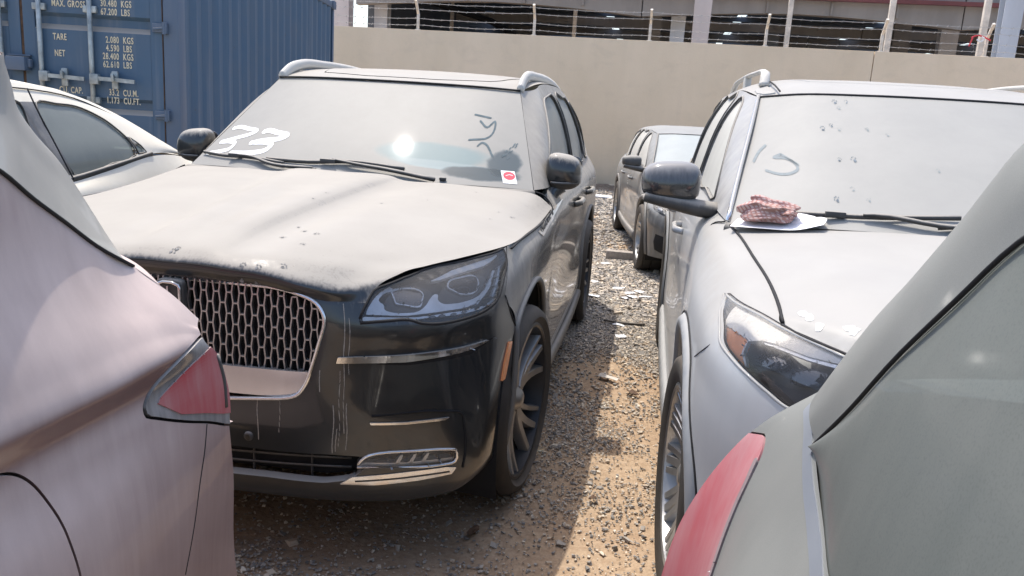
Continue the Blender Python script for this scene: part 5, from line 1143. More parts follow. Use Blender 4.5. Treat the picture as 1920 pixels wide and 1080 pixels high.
    rg = grid_between(T([(0, 5.0, 1.215), (.3, 4.99, 1.216), (.56, 4.94, 1.217), (.78, 4.80, 1.22)]), T([(0, 4.73, 1.612), (.27, 4.725, 1.608), (.52, 4.70, 1.597), (.665, 4.66, 1.585)]), 4, 0)
    put('rear_window', sheet(rg, 5, 5, True, (0, 1, 0)), sg, t)
    put('cowl', tube(T([(-.86, 1.37, 1.130), (-.5, 1.24, 1.145), (0, 1.19, 1.155), (.5, 1.24, 1.145), (.86, 1.37, 1.130)]), .05, 8, 4, flat=(1, .5)), M['trim'], t)
    def wp(x, z, d=.012):
        k = np.argmin(((XZ(W.V) - np.array((x * sx, z * sz)))**2).sum(1)); return W.V[k] + W.normals()[k] * d
    wiper(t, [wp(-.10, 1.190, .016), wp(-.25, 1.196, .02), wp(-.40, 1.204, .022), wp(-.46, 1.208, .02)], [wp(-.80, 1.185), wp(-.62, 1.20), wp(-.45, 1.214), wp(-.15, 1.222)])
    wiper(t, [wp(.46, 1.180, .016), wp(.30, 1.192, .02), wp(.15, 1.20, .022), wp(.08, 1.205, .02)], [wp(-.22, 1.20), wp(-.08, 1.212), wp(.1, 1.216), wp(.36, 1.21)])
    inner_block(t, .96 * sx, 5.0 * sy, 1.7, (.82 * sx, 1.75 * sy, 4.7 * sy, .85 * sz), min(sz, 1.0))
    return t, H, W, R_
M['sideglass'] = dusty_glass('side_glass_pale_dust', amt=0.93, dust=(.52, .51, .465), tint=(.05, .06, .06))
M['ws_silver'] = dusty_glass('windscreen_pale_dust', amt=0.965, dust=(.30, .295, .275), tint=(.10, .14, .15), wipes=((.55, 1.52, .20, .055, 0, .93, .9),))
M['ws_sedan_dark'] = dusty_glass('windscreen_mint_dust', amt=0.90, dust=(.35, .375, .37), tint=(.12, .17, .17))
M['clad_blue'] = dusty('blue_grey_cladding', (.16, .19, .225), .1, .5, .3, -.1, .8, .45, .9, dust=(.36, .36, .35), streak=.15)
M['lightbar'] = plain('white_light_bar', (.72, .70, .66), .35, 0, .06, Coat_Weight=.5)
M['pillar_suv_silver'] = dusty('grey_pillar', (.16, .165, .18), .3, .45, .5, -.3, .7, .55, .92, dust=(.37, .365, .355), streak=.15)
M['mirror_suv_silver'] = dusty('mirror_cap_black', (.012, .012, .014), 0, .2, 1.0, .02, .72, .04, .80, dust=(.27, .265, .265), streak=.22)
SS, SHOOD, SWS, SRING = ring_car('suv_silver', 'silver white dusty SUV with a checked cloth on its bonnet and amber headlight corner', (1.145, 1.55, 0), 0, (1, 1, 1), M['silver_paint'], (10, SP_EXP), .455, .392)
SS.name = 'suv'
DC, *_ = ring_car('sedan_dark', 'dark grey dusty estate car parked behind the silver SUV, close to the wall', (.97, 7.47, 0), R(7), (.925, .975, .828), M['bmw_paint'], (5, SP_V), .385, .335, 'low', False, .30)
DC.name = 'estate_car'
EC, *_ = ring_car('white_van_like', 'white roofed car mostly hidden beyond the silver SUV', (3.55, 2.3, 0), 0, (.97, 1.0, 1.035), M['white_paint'], (5, SP_V), .455, .392, 'low', False)
EC.name = 'suv'

# ================================================================ white saloon on the left
def white_saloon():
    ox, oy = -3.66, 0.85
    t = thing('saloon', 'white dusty saloon squeezed between the blue container and the black SUV', 'car', (ox, oy, 0))
    Lc = lambda g: np.array(g, float) - np.array((ox, oy, 0)); P = M['white_paint']
    belt = [(-2.80, 1.95, .955), (-2.79, 2.35, .965), (-2.79, 2.8, .98), (-2.792, 3.25, 1.00), (-2.797, 3.6, 1.026), (-2.803, 3.95, 1.075), (-2.815, 4.27, 1.122), (-2.835, 4.52, 1.118), (-2.86, 4.70, 1.095)]
    top = [(-2.87, 2.02, .985), (-2.985, 2.50, 1.28), (-3.05, 2.9, 1.425), (-3.065, 3.25, 1.47), (-3.06, 3.6, 1.475), (-3.045, 3.95, 1.436), (-3.0, 4.28, 1.331), (-2.925, 4.56, 1.19), (-2.87, 4.71, 1.098)]
    B, Tp = Lc(belt), Lc(top); mid = B * .5 + Tp * .5; mid[:, 0] += .028 * np.linspace(.3, 1, 9) ; lo = B * .78 + Tp * .22; lo[:, 0] += .018; hi = B * .2 + Tp * .8; hi[:, 0] += .020
    U = sheet([B, lo, mid, hi, Tp], 6, 8, False, (1, 0, 0))
    wf = lambda g: smooth2(np.array(g) - np.array((oy, 0)), True, 4)
    w1 = wf([(3.64, 1.048), (3.95, 1.088), (4.16, 1.122), (4.17, 1.20), (4.10, 1.292), (4.02, 1.338), (3.92, 1.372), (3.78, 1.384), (3.64, 1.385), (3.61, 1.25)])
    w2 = np.array([(4.19, 1.128), (4.23, 1.130), (4.268, 1.134), (4.245, 1.17), (4.22, 1.192), (4.19, 1.215), (4.19, 1.17)]) - np.array((oy, 0))
    w0 = wf([(2.42, .992), (2.9, 1.00), (3.46, 1.03), (3.50, 1.05), (3.51, 1.25), (3.53, 1.384), (3.2, 1.38), (2.95, 1.33), (2.65, 1.19)])
    wins = [w0, w1, w2]; F3 = np.min([sd_poly(YZ(U.V), w) for w in wins], axis=0); frame = U.clip(-F3)
    fb = sd_poly(YZ(frame.V), np.array([(3.49, 1.035), (3.65, 1.05), (3.645, 1.388), (3.52, 1.388)]) - np.array((oy, 0))); bp_, frame2 = frame.clip(fb), frame.clip(-fb)
    sg = dusty_glass('saloon_glass_dust', amt=.55, dust=(.33, .345, .315), tint=(.06, .08, .08), vgrad=(1.02, 1.36, -.22))
    low = [[(x0 + .02 * 1, y, z - .01) for x0, y, z in belt], [(-2.725, y, .965 if y > 3.4 else .90) for _, y, _ in belt], [(-2.685, y, .80) for _, y, _ in belt], [(-2.70, y, .48) for _, y, _ in belt], [(-2.73, y, .22) for _, y, _ in belt]]
    ext = lambda row, k: row + [(x, y, z) for x, y, z in (((-2.92, 5.1, 1.06), (-3.05, 5.33, 1.03), (-3.66, 5.40, 1.03)) if k == 0 else ((-2.82, 5.1, row[-1][2]), (-3.0, 5.38, row[-1][2]), (-3.66, 5.47, row[-1][2])))]
    pre = lambda row, k: [(-3.66, .86, .62 if k == 0 else min(row[0][2], .60)), (-3.05, .93, .66 if k == 0 else min(row[0][2], .62)), (-2.83, 1.25, .80 if k == 0 else min(row[0][2], .76))] + row
    S = sheet(Lc([pre(ext(r, k), k) for k, r in enumerate(low)]), 6, 6, False)
    if (S.normals()[:, 0]).mean() < 0: S.flip()
    q = YZ(S.V); A = [((1.72 - oy, .33), .37), ((4.42 - oy, .33), .37)]
    Sb = S.clip(np.maximum.reduce([-(np.hypot(q[:, 0] - c[0], q[:, 1] - c[1]) - r) for c, r in A]))
    hood = Lc([[(-3.66, .87, .64), (-3.3, .90, .65), (-3.02, .96, .67), (-2.84, 1.26, .81)], [(-3.66, 1.1, .80), (-3.3, 1.12, .80), (-3.0, 1.2, .82), (-2.83, 1.45, .88)], [(-3.66, 1.6, .92), (-3.3, 1.62, .92), (-3.0, 1.66, .915), (-2.83, 1.75, .93)], [(-3.66, 1.9, .96), (-3.3, 1.91, .96), (-3.0, 1.94, .96), (-2.82, 1.97, .958)]])
    Hd = sheet(hood, 5, 5, False, (0, 0, 1))
    wsn = sheet(grid_between(Lc([(-3.66, 1.92, .965), (-3.3, 1.93, .965), (-3.05, 1.96, .97), (-2.865, 2.02, .985)]), Lc([(-3.66, 2.75, 1.455), (-3.4, 2.76, 1.452), (-3.2, 2.80, 1.44), (-3.05, 2.9, 1.425)]), 4, .012), 5, 5, False, (0, -1, 1))
    rf = [[(-3.66, y, z + c), (-3.40, y, z + c * .9), (-3.18, y, z + c * .5), tuple(pt)] for pt, y, z, c in [((-3.05, 2.9, 1.425), 2.75, 1.425, .035), ((-3.065, 3.25, 1.47), 3.22, 1.47, .04), ((-3.06, 3.6, 1.475), 3.6, 1.475, .04), ((-3.045, 3.95, 1.436), 4.0, 1.440, .035)]]
    Rf = sheet(Lc(rf), 6, 6, False, (0, 0, 1))
    rgl = sheet(grid_between(Lc([(-3.66, 4.86, 1.10), (-3.4, 4.85, 1.10), (-3.1, 4.80, 1.10), (-2.90, 4.72, 1.10)]), Lc([(-3.66, 4.0, 1.475), (-3.40, 4.0, 1.472), (-3.18, 4.0, 1.458), (-3.045, 3.95, 1.436)]), 5, .05), 5, 5, False, (0, 1, 1))
    trunk = sheet(Lc([[(-3.66, 4.86, 1.098), (-3.4, 4.85, 1.098), (-3.1, 4.80, 1.098), (-2.87, 4.70, 1.095)], [(-3.66, 5.1, 1.09), (-3.4, 5.1, 1.09), (-3.1, 5.05, 1.085), (-2.92, 5.0, 1.07)], [(-3.66, 5.38, 1.035), (-3.4, 5.37, 1.035), (-3.1, 5.30, 1.032), (-2.95, 5.12, 1.05)]]), 5, 5, False, (0, 0, 1))
    both_ = lambda nm, Sf, m, rim=.012: (put(nm, Sf.rim(rim), m, t), put(nm, Sf.mirrored().rim(rim), m, t))
    both_('body_side', Sb, P, .02); both_('window_frame', frame2, P); both_('door_pillar', bp_.offset(.001), M['pillar_dark'])
    put('hood', join(Hd, Hd.mirrored()), P, t); put('roof', join(Rf, Rf.mirrored()), P, t); put('trunk_lid', join(trunk, trunk.mirrored()), P, t); put('windscreen', join(wsn, wsn.mirrored()), M['sideglass'], t); put('rear_window', join(rgl, rgl.mirrored()), sg, t)
    for s in (1, -1):
        for w in wins:
            put('side_window', sidep(U.clip(sd_poly(YZ(U.V), w), -.003).offset(-.008), s), sg, t)
            e = on_surf(U, YZ, np.concatenate([w, w[:1]]), .001); e[:, 0] *= s; put('window_trim', tube(e, .0042, 5), M['trim'], t)
        e = Lc([(-2.777, 2.4, .968), (-2.777, 2.8, .980), (-2.779, 3.25, 1.003), (-2.782, 3.6, 1.030), (-2.787, 3.95, 1.078), (-2.80, 4.29, 1.126)]); e[:, 0] *= s; put('belt_trim', tube(e, .011, 6, 4, flat=(.7, 1.3)), M['trim'], t)
        e = Lc([(-3.035, 2.9, 1.405), (-3.05, 3.25, 1.446), (-3.045, 3.6, 1.450), (-3.03, 3.95, 1.413), (-2.985, 4.26, 1.310), (-2.91, 4.52, 1.185), (-2.86, 4.62, 1.12)]); e[:, 0] = (e[:, 0] + .014) * s; put('roof_seam', tube(e, .0035, 5, 4), M['trim_gap'], t)
        e = Lc([(-3.0, 3.57, 1.452), (-2.965, 3.575, 1.37), (-2.88, 3.585, 1.20), (-2.80, 3.60, 1.03)]); e[:, 0] = (e[:, 0] + .026) * s; put('door_gap', tube(e, .004, 5, 4), M['trim_gap'], t)
        for c, r in A:
            wheel(t, (s * .80, c[0], .318), s, 'saloon', .318, .215, .205, 5, SP_V, M['rim_silver'], M['rim_silver'], .5)
            ln = lathe([(r + .01, 0), (r - .01, .2), (.1, .3)], 32); ln.V[:, 0] = .86 - ln.V[:, 0]; ln.V += np.array((0, c[0], c[1])); ln.V[:, 0] *= s; put('wheel_liner', ln.clip(.14 - ln.V[:, 2]), M['black'], t)
    inner_block(t, .86, 4.5, 1.4, (.70, 1.35, 3.9, .62), .9)
    return t
white_saloon()

# ================================================================ maroon car, rear quarter close on the left
def maroon_car():
    ox, oy = -1.75, -0.75
    t = thing('hatchback', 'dusty maroon hatchback on the left edge with a red tail lamp', 'car', (ox, oy, 0))
    Lc = lambda g: np.array(g, float) - np.array((ox, oy, 0)); P = M['maroon_paint']
    top = [(-.97, -.6, 1.50), (-.945, .2, 1.50), (-.943, .70, 1.455), (-.946, .95, 1.405), (-.950, 1.076, 1.351), (-.955, 1.142, 1.305), (-.960, 1.217, 1.258), (-.965, 1.301, 1.204), (-.970, 1.412, 1.147), (-.922, 1.455, 1.090), (-.882, 1.493, 1.030)]
    ys = [-.6, .2, .55, .76, .88, .96, 1.06, 1.17, 1.30, 1.395, 1.468]
    rows = [top]
    up = [(-.905, 1.19), (-.904, 1.19), (-.904, 1.19), (-.905, 1.19), (-.906, 1.18), (-.908, 1.168), (-.910, 1.150), (-.912, 1.124), (-.913, 1.088), (-.890, 1.056), (-.872, 1.018)]
    rows.append([(x, y * .8 + tp[1] * .2, z) for (x, z), y, tp in zip(up, ys, top)])
    rows.append([(x, y, z) for x, z, y in zip([-.862, -.858, -.856, -.857, -.860, -.862, -.864, -.868, -.872, -.870, -.864], [1.045, 1.045, 1.045, 1.045, 1.045, 1.045, 1.045, 1.042, 1.038, 1.026, 1.008], ys)])
    rows.append([(-.848, y, z) if i < 9 else (x, y, z) for i, (y, z, x) in enumerate(zip(ys, [.99] * 8 + [.995, .995, .99], [0] * 9 + [-.853, -.857]))])
    rows.append([(x, y, z) for x, z, y in zip([-.862] * 8 + [-.862, -.858, -.850], [.945] * 9 + [.95, .955], ys[:-1] + [1.500])])
    rows.append([(x, y, z) for x, z, y in zip([-.862, -.862, -.860, -.858, -.857, -.857, -.857, -.857, -.855, -.850, -.838], [.885] * 11, ys[:-1] + [1.518])])
    rows.append([(x, y, z) for x, z, y in zip([-.840, -.838, -.834, -.832, -.832, -.834, -.837, -.841, -.843, -.842, -.832], [.80] * 11, ys[:-1] + [1.519])])
    rows.append([(x, y, z) for x, z, y in zip([-.825, -.822, -.818, -.816, -.816, -.818, -.822, -.828, -.834, -.838, -.839], [.67] * 11, ys[:-1] + [1.548])])
    rows.append([(x, y, z) for x, z, y in zip([-.83, -.826, -.82, -.818, -.818, -.82, -.824, -.83, -.838, -.845, -.851], [.50] * 11, ys[:-1] + [1.568])])
    rows.append([(x, y, z) for x, z, y in zip([-.86, -.86, -.855, -.85, -.85, -.85, -.852, -.855, -.86, -.862, -.862], [.30] * 11, ys[:-1] + [1.615])])
    S = sheet(Lc(rows), 8, 9, False, (1, 0, 0))
    # rear face beyond the corner
    edge = [r[-1] for r in rows]
    back = [[e, (e[0] - .10, e[1] + .05, e[2]), (-1.30, e[1] + .13, e[2]), (-1.75, e[1] + .17, e[2])] for e in edge]
    Bk = sheet(Lc(back), 6, 5, False, (0, 1, 0))
    yzl = lambda g: np.array(g) - np.array((oy, 0))
    lamp = smooth2(yzl([(1.470, 1.003), (1.410, .993), (1.356, .978), (1.310, .958), (1.284, .938), (1.270, .918), (1.272, .902), (1.292, .892), (1.37, .857), (1.45, .826), (1.55, .792), (1.60, .88), (1.58, 1.01)]), True, 4)
    door = smooth2(yzl([(.66, .962), (.80, .958), (.905, .946), (.960, .930), (.990, .903), (1.018, .846), (1.032, .78), (1.040, .70), (1.02, .62), (.95, .575), (.80, .565), (.68, .575)]), True, 4)
    # soften the fuel door corners
    q = YZ(S.V); c1 = yzl([(.55, .36)])[0]; fa = -(np.hypot(q[:, 0] - c1[0], q[:, 1] - c1[1]) - .36)
    lt = sd_poly(q, lamp); fd = sd_poly(q, door); body = S.clip(np.maximum.reduce([fa, -lt - 0.0, -fd + .0]), -.0025)
    put('body_side', body.rim(.02), P, t)
    put('fuel_door', S.clip(fd, -.0025).rim(.012), P, t); put('door_recess', S.clip(fd, .012).offset(-.010), M['trim_gap'], t)
    tl = put('tail_lamp', S.clip(lt, -.003).offset(.003).rim(.02), M['taillamp_dark'], t)
    put('lamp_recess', S.clip(lt, .004).offset(-.012), M['trim_gap'], tl)
    red = smooth2(yzl([(1.305, .915), (1.36, .940), (1.44, .966), (1.503, .980), (1.60, .985), (1.62, .90), (1.60, .815), (1.515, .824), (1.44, .850), (1.335, .888)]), True, 3)
    put('red_lens', region(S, YZ, red, .0055, 2, rim=.004), M['taillamp'], tl)
    put('lamp_divider', tube(on_surf(S, YZ, yzl([(1.512, .965), (1.508, .90), (1.505, .84)]), .004), .005, 5, 3), M['trim'], tl)
    put('rear_bumper', Bk, P, t)
    put('lamp_rear', Bk.clip(np.maximum(Bk.V[:, 2] - .99, .80 - Bk.V[:, 2])).clip(-.35 - (Bk.V[:, 0] - .9) + 0 * Bk.V[:, 0] if False else (.45 - Bk.V[:, 0])).offset(.003).rim(.01), M['taillamp'], t)
    # wrapped rear glass and deck
    gl = [[(top[i]) for i in (2, 3, 4, 5, 6, 7, 8)],
          [(-1.005, .96, 1.500), (-1.018, 1.12, 1.452), (-1.024, 1.19, 1.402), (-1.032, 1.245, 1.356), (-1.04, 1.315, 1.305), (-1.04, 1.393, 1.232), (-.995, 1.425, 1.152)],
          [(-1.06, 1.222, 1.524), (-1.08, 1.262, 1.474), (-1.09, 1.285, 1.435), (-1.10, 1.335, 1.390), (-1.11, 1.40, 1.342), (-1.11, 1.475, 1.25), (-1.08, 1.50, 1.165)],
          [(-1.35, 1.25, 1.545), (-1.35, 1.33, 1.49), (-1.35, 1.37, 1.45), (-1.35, 1.42, 1.40), (-1.35, 1.48, 1.35), (-1.35, 1.55, 1.26), (-1.35, 1.60, 1.172)],
          [(-1.75, 1.28, 1.55), (-1.75, 1.36, 1.495), (-1.75, 1.40, 1.455), (-1.75, 1.45, 1.405), (-1.75, 1.51, 1.355), (-1.75, 1.58, 1.265), (-1.75, 1.63, 1.175)]]
    Gl = sheet(Lc(gl), 7, 7, False, (0, 1, 1))
    rg = dusty_glass('rear_glass_maroon_car', amt=.86, dust=(.36, .345, .315), tint=(.05, .07, .07), vgrad=(1.2, 1.5, -.22))
    put('rear_window', join(Gl, Gl.copy()) if False else Gl, rg, t)
    dk = [[(-.970, 1.412, 1.146), (-.990, 1.425, 1.150), (-1.10, 1.50, 1.163), (-1.35, 1.60, 1.168), (-1.75, 1.63, 1.173)], [(-.922, 1.455, 1.090), (-.95, 1.47, 1.093), (-1.05, 1.56, 1.11), (-1.35, 1.66, 1.115), (-1.75, 1.70, 1.12)], [(-.882, 1.493, 1.030), (-.91, 1.51, 1.033), (-1.0, 1.58, 1.04), (-1.33, 1.64, 1.04), (-1.75, 1.68, 1.04)]]
    put('tailgate', sheet(Lc(dk), 6, 6, False, (0, 1, 1)), P, t)
    gap_tube(t, 'tailgate_gap', Lc([(x + .003, y - .002, z) for x, y, z in top[1:9]]), .0036)
    gap_tube(t, 'bumper_seam', on_surf(S, YZ, yzl([(1.445, .824), (1.432, .77), (1.414, .717), (1.385, .62), (1.354, .538)]), -.0006), .0018)
    # roof, far side and front so that the car is whole
    rf = Lc([[(-.945, .2, 1.50), (-1.1, .2, 1.54), (-1.4, .2, 1.59), (-1.75, .2, 1.60)], [(-.943, .70, 1.458), (-1.005, .96, 1.503), (-1.35, 1.25, 1.548), (-1.75, 1.28, 1.553)]])
    rf0 = Lc([[(-.97, -.6, 1.50), (-1.1, -.6, 1.55), (-1.4, -.6, 1.60), (-1.75, -.6, 1.61)]])
    Rf = sheet([rf0[0], rf[0], rf[1]], 6, 5, False, (0, 0, 1)); put('roof', join(Rf, Rf.mirrored()), P, t)
    put('spoiler', tube(Lc([(-1.075, 1.215, 1.517), (-1.12, 1.255, 1.520), (-1.35, 1.34, 1.545), (-1.75, 1.37, 1.552)]), [.010, .020, .022, .022], 8, 4, flat=(1.4, .7)), P, t)
    far = S.mirrored(); put('body_side', far, P, t); put('rear_window', Gl.mirrored(), rg, t); put('rear_bumper', Bk.mirrored(), P, t)
    put('front_end', join(box((0, -1.45, .62), (1.70, 1.8, .72), .16), xf(box((0, 0, 0), (1.5, 1.0, .04), .01), ('X', R(28)), (0, -.42, 1.24))), P, t, ang=50)
    for s in (1, -1):
        for y in (.55 - oy, -2.2 - oy + .9): wheel(t, (s * .83, y, .345), s, 'maroon', .345, .24, .225, 5, SP_V, M['rim_dark'], M['rim_grey'], .4)
    put('underbody', box((0, .45, .42), (1.3, 3.2, .4), .05), M['black'], t, ang=40)
maroon_car()

# ================================================================ grey car, rear quarter close on the right
def grey_car():
    ox, oy = 1.02, -0.85
    t = thing('hatchback', 'dust coated grey hatchback on the right edge with a pinkish tail lamp', 'car', (ox, oy, 0))
    Lc = lambda g: np.array(g, float) - np.array((ox, oy, 0)); P = M['grey_paint']
    cols = [
        [(.200, -1.6, 1.03), (.165, -1.6, .97), (.125, -1.6, .88), (.098, -1.6, .76), (.092, -1.6, .62), (.10, -1.6, .3)],
        [(.192, 0, 1.045), (.160, 0, .98), (.122, 0, .885), (.098, 0, .765), (.092, 0, .63), (.10, 0, .3)],
        [(.196, .45, 1.058), (.165, .46, .985), (.127, .48, .89), (.098, .50, .77), (.092, .50, .63), (.10, .5, .3)],
        [(.205, .75, 1.067), (.180, .78, .993), (.142, .82, .90), (.108, .86, .78), (.096, .88, .65), (.10, .9, .3)],
        [(.220, .85, 1.065), (.194, .89, .998), (.156, .95, .905), (.120, 1.0, .78), (.103, 1.04, .655), (.105, 1.05, .3)],
        [(.244, 1.044, 1.085), (.218, 1.075, 1.012), (.184, 1.12, .915), (.150, 1.16, .785), (.132, 1.18, .66), (.13, 1.2, .3)],
        [(.266, 1.15, 1.092), (.232, 1.185, 1.016), (.194, 1.225, .918), (.163, 1.245, .785), (.148, 1.25, .66), (.14, 1.27, .3)],
        [(.284, 1.225, 1.094), (.235, 1.275, 1.020), (.190, 1.305, .920), (.150, 1.325, .785), (.130, 1.33, .66), (.13, 1.34, .3)],
        [(.293, 1.272, 1.090), (.228, 1.315, 1.018), (.172, 1.36, .920), (.118, 1.395, .782), (.093, 1.40, .66), (.10, 1.41, .3)]]
    S = sheet(Lc(cols).transpose(1, 0, 2), 10, 8, False, (-1, 0, 0.2))
    yzl = lambda g: np.array(g) - np.array((oy, 0))
    lamp = smooth2(yzl([(1.296, .998), (1.268, .985), (1.252, .960), (1.243, .90), (1.236, .83), (1.230, .74), (1.225, .60), (1.26, .52), (1.40, .50), (1.55, .52), (1.55, .80), (1.50, .90), (1.40, .965)]), True, 4)
    q = YZ(S.V); lf = sd_poly(q, lamp); c1 = yzl([(.38, .36)])[0]; fa = -(np.hypot(q[:, 0] - c1[0], q[:, 1] - c1[1]) - .38)
    put('body_side', S.clip(np.maximum(-lf, fa), -.002).rim(.015), P, t)
    tl = put('tail_lamp', S.clip(lf, -.0015).offset(.002).rim(.02), M['taillamp_pink'], t); put('lamp_recess', S.clip(lf, .008).offset(-.012), M['trim_gap'], tl)
    put('lamp_rim', region(S, YZ, smooth2(yzl([(1.262, .962), (1.251, .93), (1.248, .90), (1.243, .83), (1.237, .74), (1.233, .62)]), False, 4), .0032, 3, 0, stroke=.0075, rim=.004), M['taillamp_rim'], tl)
    Gp = [(.300, .40, 1.475), (.295, .62, 1.44), (.290, .683, 1.408), (.275, .746, 1.346), (.260, .815, 1.278), (.250, .922, 1.180), (.245, 1.044, 1.086)]
    Sp = [(.375, .62, 1.565), (.352, .77, 1.525), (.341, .84, 1.485), (.335, .925, 1.412), (.326, 1.01, 1.337), (.311, 1.135, 1.232), (.293, 1.271, 1.092)]
    pil = [[tuple(a * (1 - k) + b * k + np.array((-.014 * 4 * k * (1 - k), .0, .006 * 4 * k * (1 - k)))) for k in (0, .33, .67, 1)] for a, b in zip(np.array(Gp), np.array(Sp))]
    put('rear_pillar', sheet(Lc(pil), 8, 6, False, (-1, 0, .3)), P, t)
    bel = [(.1935, -.5, 1.034), (.1945, .2, 1.042), (.2005, .60, 1.054), (.2055, .75, 1.058), (.2125, .80, 1.057), (.2205, .85, 1.057), (.2365, .965, 1.068), (.2445, 1.040, 1.081)]
    tpp = [(.31, -.5, 1.50), (.305, .2, 1.49), (.297, .60, 1.445), (.289, .69, 1.402), (.276, .745, 1.346), (.260, .815, 1.278), (.250, .922, 1.180), (.2445, 1.044, 1.087)]
    gr = grid_between(Lc(bel), Lc(tpp), 5, 0, (-.010, 0, 0))
    gg = dusty_glass('quarter_glass_dust', amt=.72, dust=(.165, .172, .158), tint=(.10, .14, .135), vari=.17, scale=4, gloss=.12, speck=.35)
    G_ = sheet(gr, 8, 8, False, (-1, 0, .2)); put('quarter_window', G_, gg, t)
    put('painted_reflection', region(S, YZ, yzl([(-.2, 1.026), (.45, 1.040), (.76, 1.050), (.86, 1.050), (.96, 1.058), (1.055, 1.069), (1.15, 1.074), (1.225, 1.077)]), .0016, 2, 0, stroke=.0105, rim=.003), M['reflection_blue'], t)  # thin coloured strip standing in for the shoulder's reflection, no separate trim part
    gap_tube(t, 'window_gap', Lc([(x - .004, y, z) for x, y, z in Gp[1:]]), .0026)
    # rest of the car
    back = [[(e), (e[0] + .10, e[1] + .03, e[2]), (.62, e[1] + .05, e[2]), (1.02, e[1] + .06, e[2])] for e in cols[-1]]
    Bk = sheet(Lc(back), 6, 5, False, (0, 1, 0)); put('rear_bumper', join(Bk, Bk.mirrored()), P, t)
    tg = [[s_, (s_[0] + .12, s_[1] + .06, s_[2] + .01), (.70, s_[1] + .12, s_[2] + .02), (1.02, s_[1] + .13, s_[2] + .02)] for s_ in Sp]
    Tg = sheet(Lc(tg), 6, 5, False, (0, 1, 1)); put('tailgate_window', join(Tg, Tg.mirrored()), gg, t)
    Rf = sheet(Lc([[(.31, -1.0, 1.50), (.5, -1.0, 1.58), (1.02, -1.0, 1.61)], [(.305, .2, 1.49), (.5, .2, 1.58), (1.02, .2, 1.61)], [(.300, .40, 1.478), (.5, .55, 1.575), (1.02, .70, 1.60)], [(.375, .62, 1.563), (.52, .70, 1.578), (1.02, .77, 1.588)]]), 6, 6, False, (0, 0, 1)); put('roof', join(Rf, Rf.mirrored()), P, t)
    put('body_side', S.mirrored(), P, t); put('quarter_window', G_.mirrored(), gg, t)
    put('seat', xf(superblob((0, 0, 0), (.24, .10, .36), 4), ('X', R(-14)), (-.36, 1.25, 1.0)), M['interior'], t); put('headrest', superblob((-.36, 1.36, 1.42), (.12, .05, .09), 3), M['interior'], t)
    put('cargo_shelf', box((0, 1.55, .94), (1.36, .75, .03), .01), M['interior'], t, ang=40)
    put('cabin_floor', box((0, .6, .62), (1.45, 3.2, .10), .02), M['interior'], t, ang=40); put('underbody', box((0, .2, .42), (1.3, 3.8, .36), .05), M['black'], t, ang=40)
    put('front_end', box((0, -1.6, .64), (1.76, 1.7, .74), .16), P, t, ang=50)
    for s in (1, -1):
        for y in (.38 - oy, -2.15 - oy + .85): wheel(t, (s * .80, y, .34), s, 'greyc', .34, .235, .215, 5, SP_V, M['rim_silver'], M['rim_silver'], .4)
grey_car()
# ================================================================ marks on glass and paint
def marks(parent, name, S, proj, lines, w, off, mat, k=3, label=None):
    q = join(*[region(S, proj, smooth2(l, False, 4) if len(l) > 2 else np.array(l), off, k, 0, stroke=w) for l in lines])
    return put(name, q, M[mat], parent, label=label)
marks(BS, 'painted_number', WSC, XZ, [[(-.7329, 1.3151), (-.6982, 1.324), (-.6333, 1.3196), (-.5705, 1.313), (-.5916, 1.2989), (-.672, 1.2722), (-.7534, 1.2473)], [(-.7475, 1.2477), (-.6911, 1.254), (-.6553, 1.2484), (-.6634, 1.2251), (-.7188, 1.2064), (-.79, 1.192)]], .0085, .0015, 'white_daub', label='thin white daubed figure 3, left of the two')
marks(BS, 'painted_number', WSC, XZ, [[(-.5235, 1.3119), (-.5057, 1.3194), (-.4435, 1.313), (-.3819, 1.3045), (-.4017, 1.2908), (-.5041, 1.2715), (-.5565, 1.2576)], [(-.5479, 1.2603), (-.4735, 1.2655), (-.4371, 1.2578), (-.4468, 1.2369), (-.5127, 1.2162), (-.6388, 1.2046)]], .0105, .0015, 'white_daub', label='bold white daubed figure 3, right of the two')
marks(BS, 'finger_mark', WSC, XZ, [[(.4864, 1.458), (.5637, 1.446)], [(.522, 1.4287), (.5633, 1.4009), (.5887, 1.4308), (.5986, 1.3822), (.5851, 1.3559), (.5014, 1.3396)], [(.5496, 1.315), (.5624, 1.3294), (.5831, 1.3243), (.6297, 1.2728)]], .0042, .0012, 'finger', label='letters drawn with a finger in the windscreen dust')
marks(BS, 'finger_mark', WSC, XZ, [[(a, b), (a + .004, b + .006)] for a, b in ((.6737, 1.2737), (.6819, 1.2771), (.6808, 1.2954), (.6993, 1.2658), (.6939, 1.293), (.6943, 1.3084), (.7045, 1.2948), (.7055, 1.3171), (.7079, 1.326), (.7171, 1.3158), (.7184, 1.3265))], .0028, .0012, 'finger', label='row of small dark dabs in the dust above the sticker')
stk = put('sticker', region(WSC, XZ, [(.6839, 1.2145), (.7447, 1.2123), (.7719, 1.1599), (.7108, 1.1623)], .0015, 3), M['white_plate'], BS)
el = [(.7272 + .0255 * math.cos(a) * 1.0 + .008 * math.sin(a) * -1, 1.1925 + .0165 * math.sin(a)) for a in np.linspace(0, 2 * math.pi, 25)[:-1]]
put('sticker_print', region(WSC, XZ, el, .0024, 3), M['red_print'], stk)
put('sticker_print', region(WSC, XZ, [(.712, 1.192), (.7272, 1.197), (.742, 1.1935)], .0031, 3, 0, stroke=.0012), M['white_plate'], stk)
